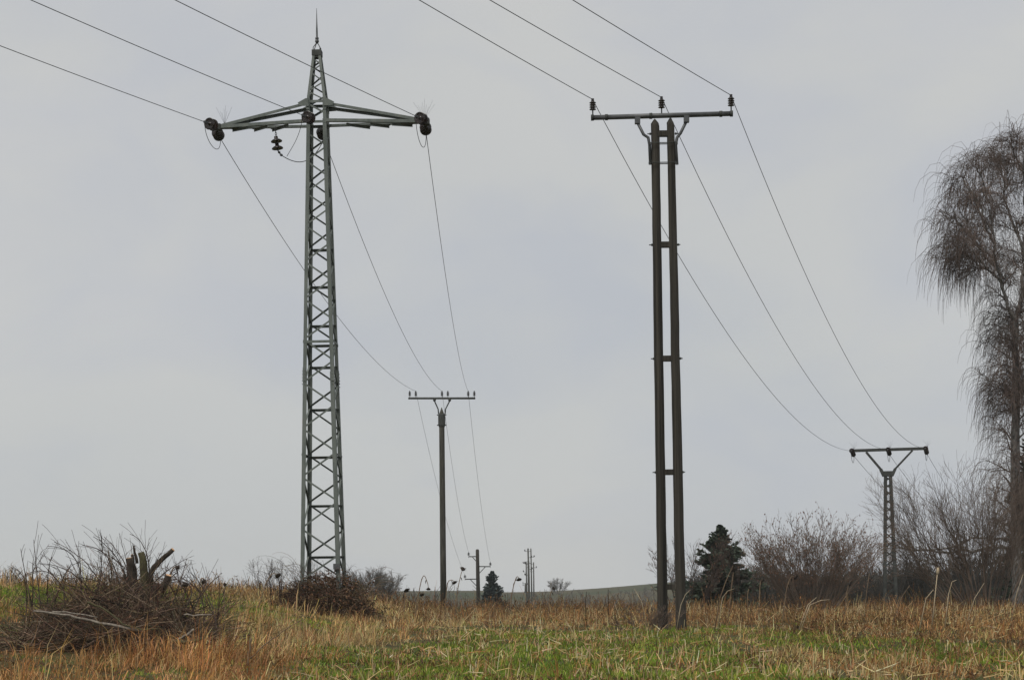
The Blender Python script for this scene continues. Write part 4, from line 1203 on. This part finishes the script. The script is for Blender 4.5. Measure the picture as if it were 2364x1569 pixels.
def blade_mesh(x, y, z, h, w, az, lean, col, curve=1.0):
    n = len(x)
    base = np.stack([x, y, z - .01], 1)
    dirh = np.stack([np.cos(az), np.sin(az), np.zeros(n)], 1)
    face = rng.uniform(0, 2 * np.pi, n)
    sd = np.stack([np.cos(face), np.sin(face) * .5, np.zeros(n)], 1)
    w = w[:, None]; h_ = h[:, None]; le = lean[:, None]
    midp = base + dirh * (h_ * le * .32) + np.array([0, 0, 1]) * (h_ * .58 * np.sqrt(np.clip(1 - .5 * le ** 2, .1, 1)))
    tip = base + dirh * (h_ * le) + np.array([0, 0, 1]) * (h_ * np.clip(1 - .62 * le * curve, .05, 1))
    V = np.stack([base - sd * w * .5, base + sd * w * .5, midp - sd * w * .42, midp + sd * w * .42, tip], 1).reshape(-1, 3)
    i = np.arange(n) * 5
    T = np.concatenate([np.stack([i, i+1, i+3], 1), np.stack([i, i+3, i+2], 1), np.stack([i+2, i+3, i+4], 1)])
    return V, T, np.repeat(col, 5, 0)

def tufts(cx, cy, m, rad, h0, lean, cols, w0, hvar=.35, wind=.35, cvar=.30):
    """m blades round each centre; height, colour and lean vary from tuft to tuft and from blade to blade"""
    n = len(cx)
    i = np.repeat(np.arange(n), m)
    off = rng.normal(size=(len(i), 2)) * np.asarray(rad * np.ones(n))[i][:, None]
    x, y = cx[i] + off[:, 0], cy[i] + off[:, 1]
    h = (h0 * np.ones(n))[i] * rng.uniform(1 - hvar, 1 + hvar, len(i))
    taz = rng.normal(.3, 1.4, n)
    dx = off[:, 0] / (np.abs(off).mean() + 1e-6) * .5 + np.cos(taz)[i] * wind + rng.normal(0, .4, len(i))
    dy = off[:, 1] / (np.abs(off).mean() + 1e-6) * .5 + np.sin(taz)[i] * wind + rng.normal(0, .4, len(i))
    le = np.clip(np.hypot(dx, dy) * lean, .05, 1.25)
    c = np.clip(cols[i] * (1 + rng.uniform(-cvar, cvar, (len(i), 1))) * (1 + rng.normal(0, .06, (len(i), 3))), 0, 1)
    w = w0 * rng.uniform(.7, 1.4, len(i)) * (y / 14) ** .65
    return blade_mesh(x, y, ground_z(x, y), h, w, np.arctan2(dy, dx), le, c)

GREENS = [(.175, .245, .028), (.135, .215, .028), (.25, .295, .045), (.095, .165, .030), (.29, .30, .065)]
STRAWS = [(.50, .36, .165), (.40, .265, .115), (.58, .46, .235), (.31, .20, .09), (.46, .31, .14)]
BROWNS = [(.19, .105, .048), (.12, .068, .036), (.27, .145, .06), (.08, .050, .032), (.33, .185, .075)]
RUSTS = [(.40, .19, .070), (.31, .145, .052), (.50, .27, .11), (.23, .11, .045), (.56, .34, .15)]

# 1 green grass in tufts
x, y = sample(30000, 10.5, 60)
g = greenness(x, y); keep = rng.uniform(0, 1, len(x)) < ss(.30, .60, g) * .97 + .05
x, y = x[keep], y[keep]; n = len(x)
V, T, C = tufts(x, y, 11, .04 * (y / 14) ** .5, rng.uniform(.03, .10, n) * (.45 + 1.1 * fbm(x, y, .8, 31)), .75, pal(GREENS, n) * (.55 + .9 * fbm(x, y, .6, 32))[:, None], .0062)
o = link_mesh('grass', V, T, M['veg'], colors=C); tag(o, 'short green grass growing in patches over the field', 'grass', kind='stuff')
# 2 dry grass: tall tufts on the left bank, scattered low tufts elsewhere
x, y = sample(22000, 10.5, 70)
b = bank_of(x, y); g = greenness(x, y)
keep = rng.uniform(0, 1, len(x)) < np.clip(.08 + .85 * b * ss(.85, .45, g) + .30 * ss(.5, .25, g), 0, 1)
keep &= ~(((x + 4.35) / 1.2) ** 2 + ((y - 19.1) / 1.6) ** 2 < 1) | (rng.uniform(0, 1, len(x)) < .12)
x, y = x[keep], y[keep]; n = len(x); b = bank_of(x, y)
big = fbm(x, y, 1.1, 41)
rust = rng.uniform(0, 1, n) < np.clip(.22 + .70 * b * ss(22, 16, y + .9 * (x + 3)) + .5 * ss(2.5, 5, x), 0, 1)
col = np.where(rust[:, None], pal(RUSTS, n), pal(STRAWS, n)) * (.35 + 1.25 * fbm(x, y, .7, 42))[:, None]
hh = rng.uniform(.06, .17, n) * (.30 + 1.4 * ss(.3, .7, big)) * (1 + .8 * b * ss(.42, .62, big))
V, T, C = tufts(x, y, 10, .045 * (y / 14) ** .5, hh, .85, np.clip(col, 0, 1), .0054, .5, .7, .35)
o = link_mesh('dry_grass', V, T, M['veg'], colors=C); tag(o, 'dry straw-coloured and rusty grass on the left bank and field', 'grass', kind='stuff')
# 3 brown dead weeds: stems with curled leaves along the far edge of the field and on its right side
x, y = sample(42000, 15, 105)
cl3 = fbm(x, y * .6, 1.8, 63)
band = ss(35, 47, y + 26 * (fbm(x, y * .22, 1.5, 61) - .5)); rgt = ss(3.2, 6.0, x + 4 * (fbm(x, y, 1.8, 62) - .5)) * ss(14, 30, y) * .8
lft = ss(-5, -7, x) * .5 * ss(22, 27, y)
keep = rng.uniform(0, 1, len(x)) < np.clip((band * (1 - .85 * ss(-2.0, -3.5, x) * ss(60, 45, y)) + rgt * .6 + lft * .5) * (.15 + 1.7 * ss(.36, .62, cl3)) + .010, 0, 1)
x, y = x[keep], y[keep]; n = len(x); cl3 = fbm(x, y * .6, 1.8, 63)
h = rng.uniform(.08, .36, n) * (.22 + 1.7 * ss(.3, .75, cl3)) * (.6 + .4 * ss(30, 42, y)) * (1 + .45 * ss(50, 85, y)) * np.where(rng.uniform(0, 1, n) < .05, 1.5, 1); z = ground_z(x, y)
st = np.stack([x, y, z - .02], 1); d = np.stack([rng.normal(0, .42, n), rng.normal(0, .42, n), np.ones(n)], 1)
P, Rd = grow(st, d, h, 3, .0055 * (y / 30) ** .4, .0024 * (y / 30) ** .5, .09, .2)
tone = (.06 + 1.35 * fbm(x, y * .3, .8, 64))[:, None] * (1 - .25 * ss(45, 60, y))[:, None]
pick = rng.uniform(0, 1, n)
col = np.where((pick < .16)[:, None], pal(STRAWS, n), np.where((pick < .5)[:, None], pal(RUSTS, n), pal(BROWNS, n))) * tone
wd = Batch(); wd.tubes(P, Rd, 3, np.clip(col, 0, 1))
o = wd.build('dead_weeds', M['straw'], None, None, False); tag(o, 'brown band of dead weeds along the far edge of the field', 'weeds', kind='stuff')
q = n * 3; i = rng.integers(0, n, q); k = rng.integers(0, 3, q); u = rng.uniform(0, 1, (q, 1))
pp = P[i, k] * (1 - u) + P[i, np.minimum(k + 1, 2)] * u
V, T, C = blade_mesh(pp[:, 0], pp[:, 1], pp[:, 2], rng.uniform(.04, .11, q) * (pp[:, 1] / 40) ** .3, rng.uniform(.009, .021, q) * (pp[:, 1] / 40) ** .4, rng.uniform(0, 2*np.pi, q), rng.uniform(.5, 1.3, q),
                     np.clip(np.where((rng.uniform(0, 1, q) < .55)[:, None], pal(BROWNS, q), pal(RUSTS, q)) * tone[i], 0, 1), 1.5)
o = link_mesh('dead_weed_leaves', V, T, M['veg'], colors=C); tag(o, 'curled brown leaves hanging on the dead weeds of the field', 'leaves', kind='stuff')
# 4 straw: broken stubble standing in small bunches, bent or fallen
cx, cy = sample(5200, 11, 62, 1.1)
cl4 = fbm(cx, cy, 1.5, 71)
keep = (rng.uniform(0, 1, len(cx)) < np.clip(.14 + 2.0 * (cl4 - .40) + .20 * ss(31, 40, cy), .05, 1)) & (rng.uniform(0, 1, len(cx)) > .92 * bank_of(cx, cy))
cx, cy = cx[keep], cy[keep]
m = rng.integers(1, 7, len(cx)); i = np.repeat(np.arange(len(cx)), m); n = len(i)
x = cx[i] + rng.normal(0, .06, n) * (cy[i] / 16) ** .5; y = cy[i] + rng.normal(0, .10, n)
z = ground_z(x, y)
up = rng.uniform(0, 1, n) < .70
dz = np.where(up, rng.uniform(2.2, 9, n), rng.uniform(.05, .9, n))
d = np.stack([rng.normal(0, 1, n), rng.normal(0, 1, n), dz], 1)
L = np.where(up, rng.uniform(.06, .20, n), rng.uniform(.06, .22, n)) * (1 + 1.5 * ss(30, 42, y)) * np.where(rng.uniform(0, 1, n) < .07, 1.6, 1)
st = np.stack([x, y, z + np.where(up, -.01, rng.uniform(.02, .09, n))], 1)
P, Rd = grow(st, d, L * .9, 3, rng.uniform(.0030, .0062, n) * (y / 15) ** .3, .0024, .02, .10)
kink = rng.uniform(0, 1, n) < .18
P[kink, 2] = P[kink, 1] + norm(np.stack([rng.normal(0, 1, kink.sum()), rng.normal(0, 1, kink.sum()), rng.uniform(-.9, .2, kink.sum())], 1)) * (L[kink] * .6)[:, None]
P[..., 2] = np.maximum(P[..., 2], ground_z(P[..., 0], P[..., 1]) + .004)
tone = rng.uniform(.6, 1.2, len(cx))[i][:, None]
col = np.where((rng.uniform(0, 1, n) < .68)[:, None], pal([(.60, .47, .25), (.68, .56, .34), (.54, .39, .19), (.64, .47, .23)], n), pal(RUSTS, n)) * tone
sw = Batch(); sw.tubes(P, Rd, 4, np.clip(col, 0, .75))
o = sw.build('straw', M['straw'], None, None, False); tag(o, 'pale broken straw stalks and stubble strewn over the field', 'straw', kind='stuff')
# 5 dead leaves and dark litter in clumps
x, y = sample(80000, 10.5, 50)
c5 = fbm(x, y, 1.3, 81)
keep = rng.uniform(0, 1, len(x)) < np.clip(ss(.48, .60, c5) * .95 + .40 * ss(3, 6, x), 0, 1) * (1 - .6 * bank_of(x, y))
x, y = x[keep], y[keep]; n = len(x)
h = rng.uniform(.03, .11, n); w = rng.uniform(.007, .018, n)
V, T, C = blade_mesh(x, y, ground_z(x, y) + rng.uniform(0, .05, n), h, w, rng.uniform(0, 2*np.pi, n), rng.uniform(.9, 1.5, n), np.clip(pal(BROWNS, n) * (.25 + 1.3 * fbm(x, y, .5, 82))[:, None], 0, 1))
o = link_mesh('leaf_litter', V, T, M['veg'], colors=C); tag(o, 'brown withered leaf litter matted between the grass', 'leaves', kind='stuff')

# ------------------------------------------------------------------ damp winter air
hm = bpy.data.materials.new('damp_air'); hm.use_nodes = True
hn = hm.node_tree
hn.nodes.remove(hn.nodes['Principled BSDF'])
pv = hn.nodes.new('ShaderNodeVolumePrincipled')
pv.inputs['Color'].default_value = (.90, .93, .97, 1)
pv.inputs['Density'].default_value = 0.0003
pv.inputs['Anisotropy'].default_value = 0.2
hn.links.new(pv.outputs[0], hn.nodes['Material Output'].inputs['Volume'])
hz_top = 24.0
hb_ = MB().box((0, 260, (hz_top - 9) / 2), 1440, 1160, hz_top + 9)
ho = hb_.build('haze', hm)
ho['kind'] = 'stuff'
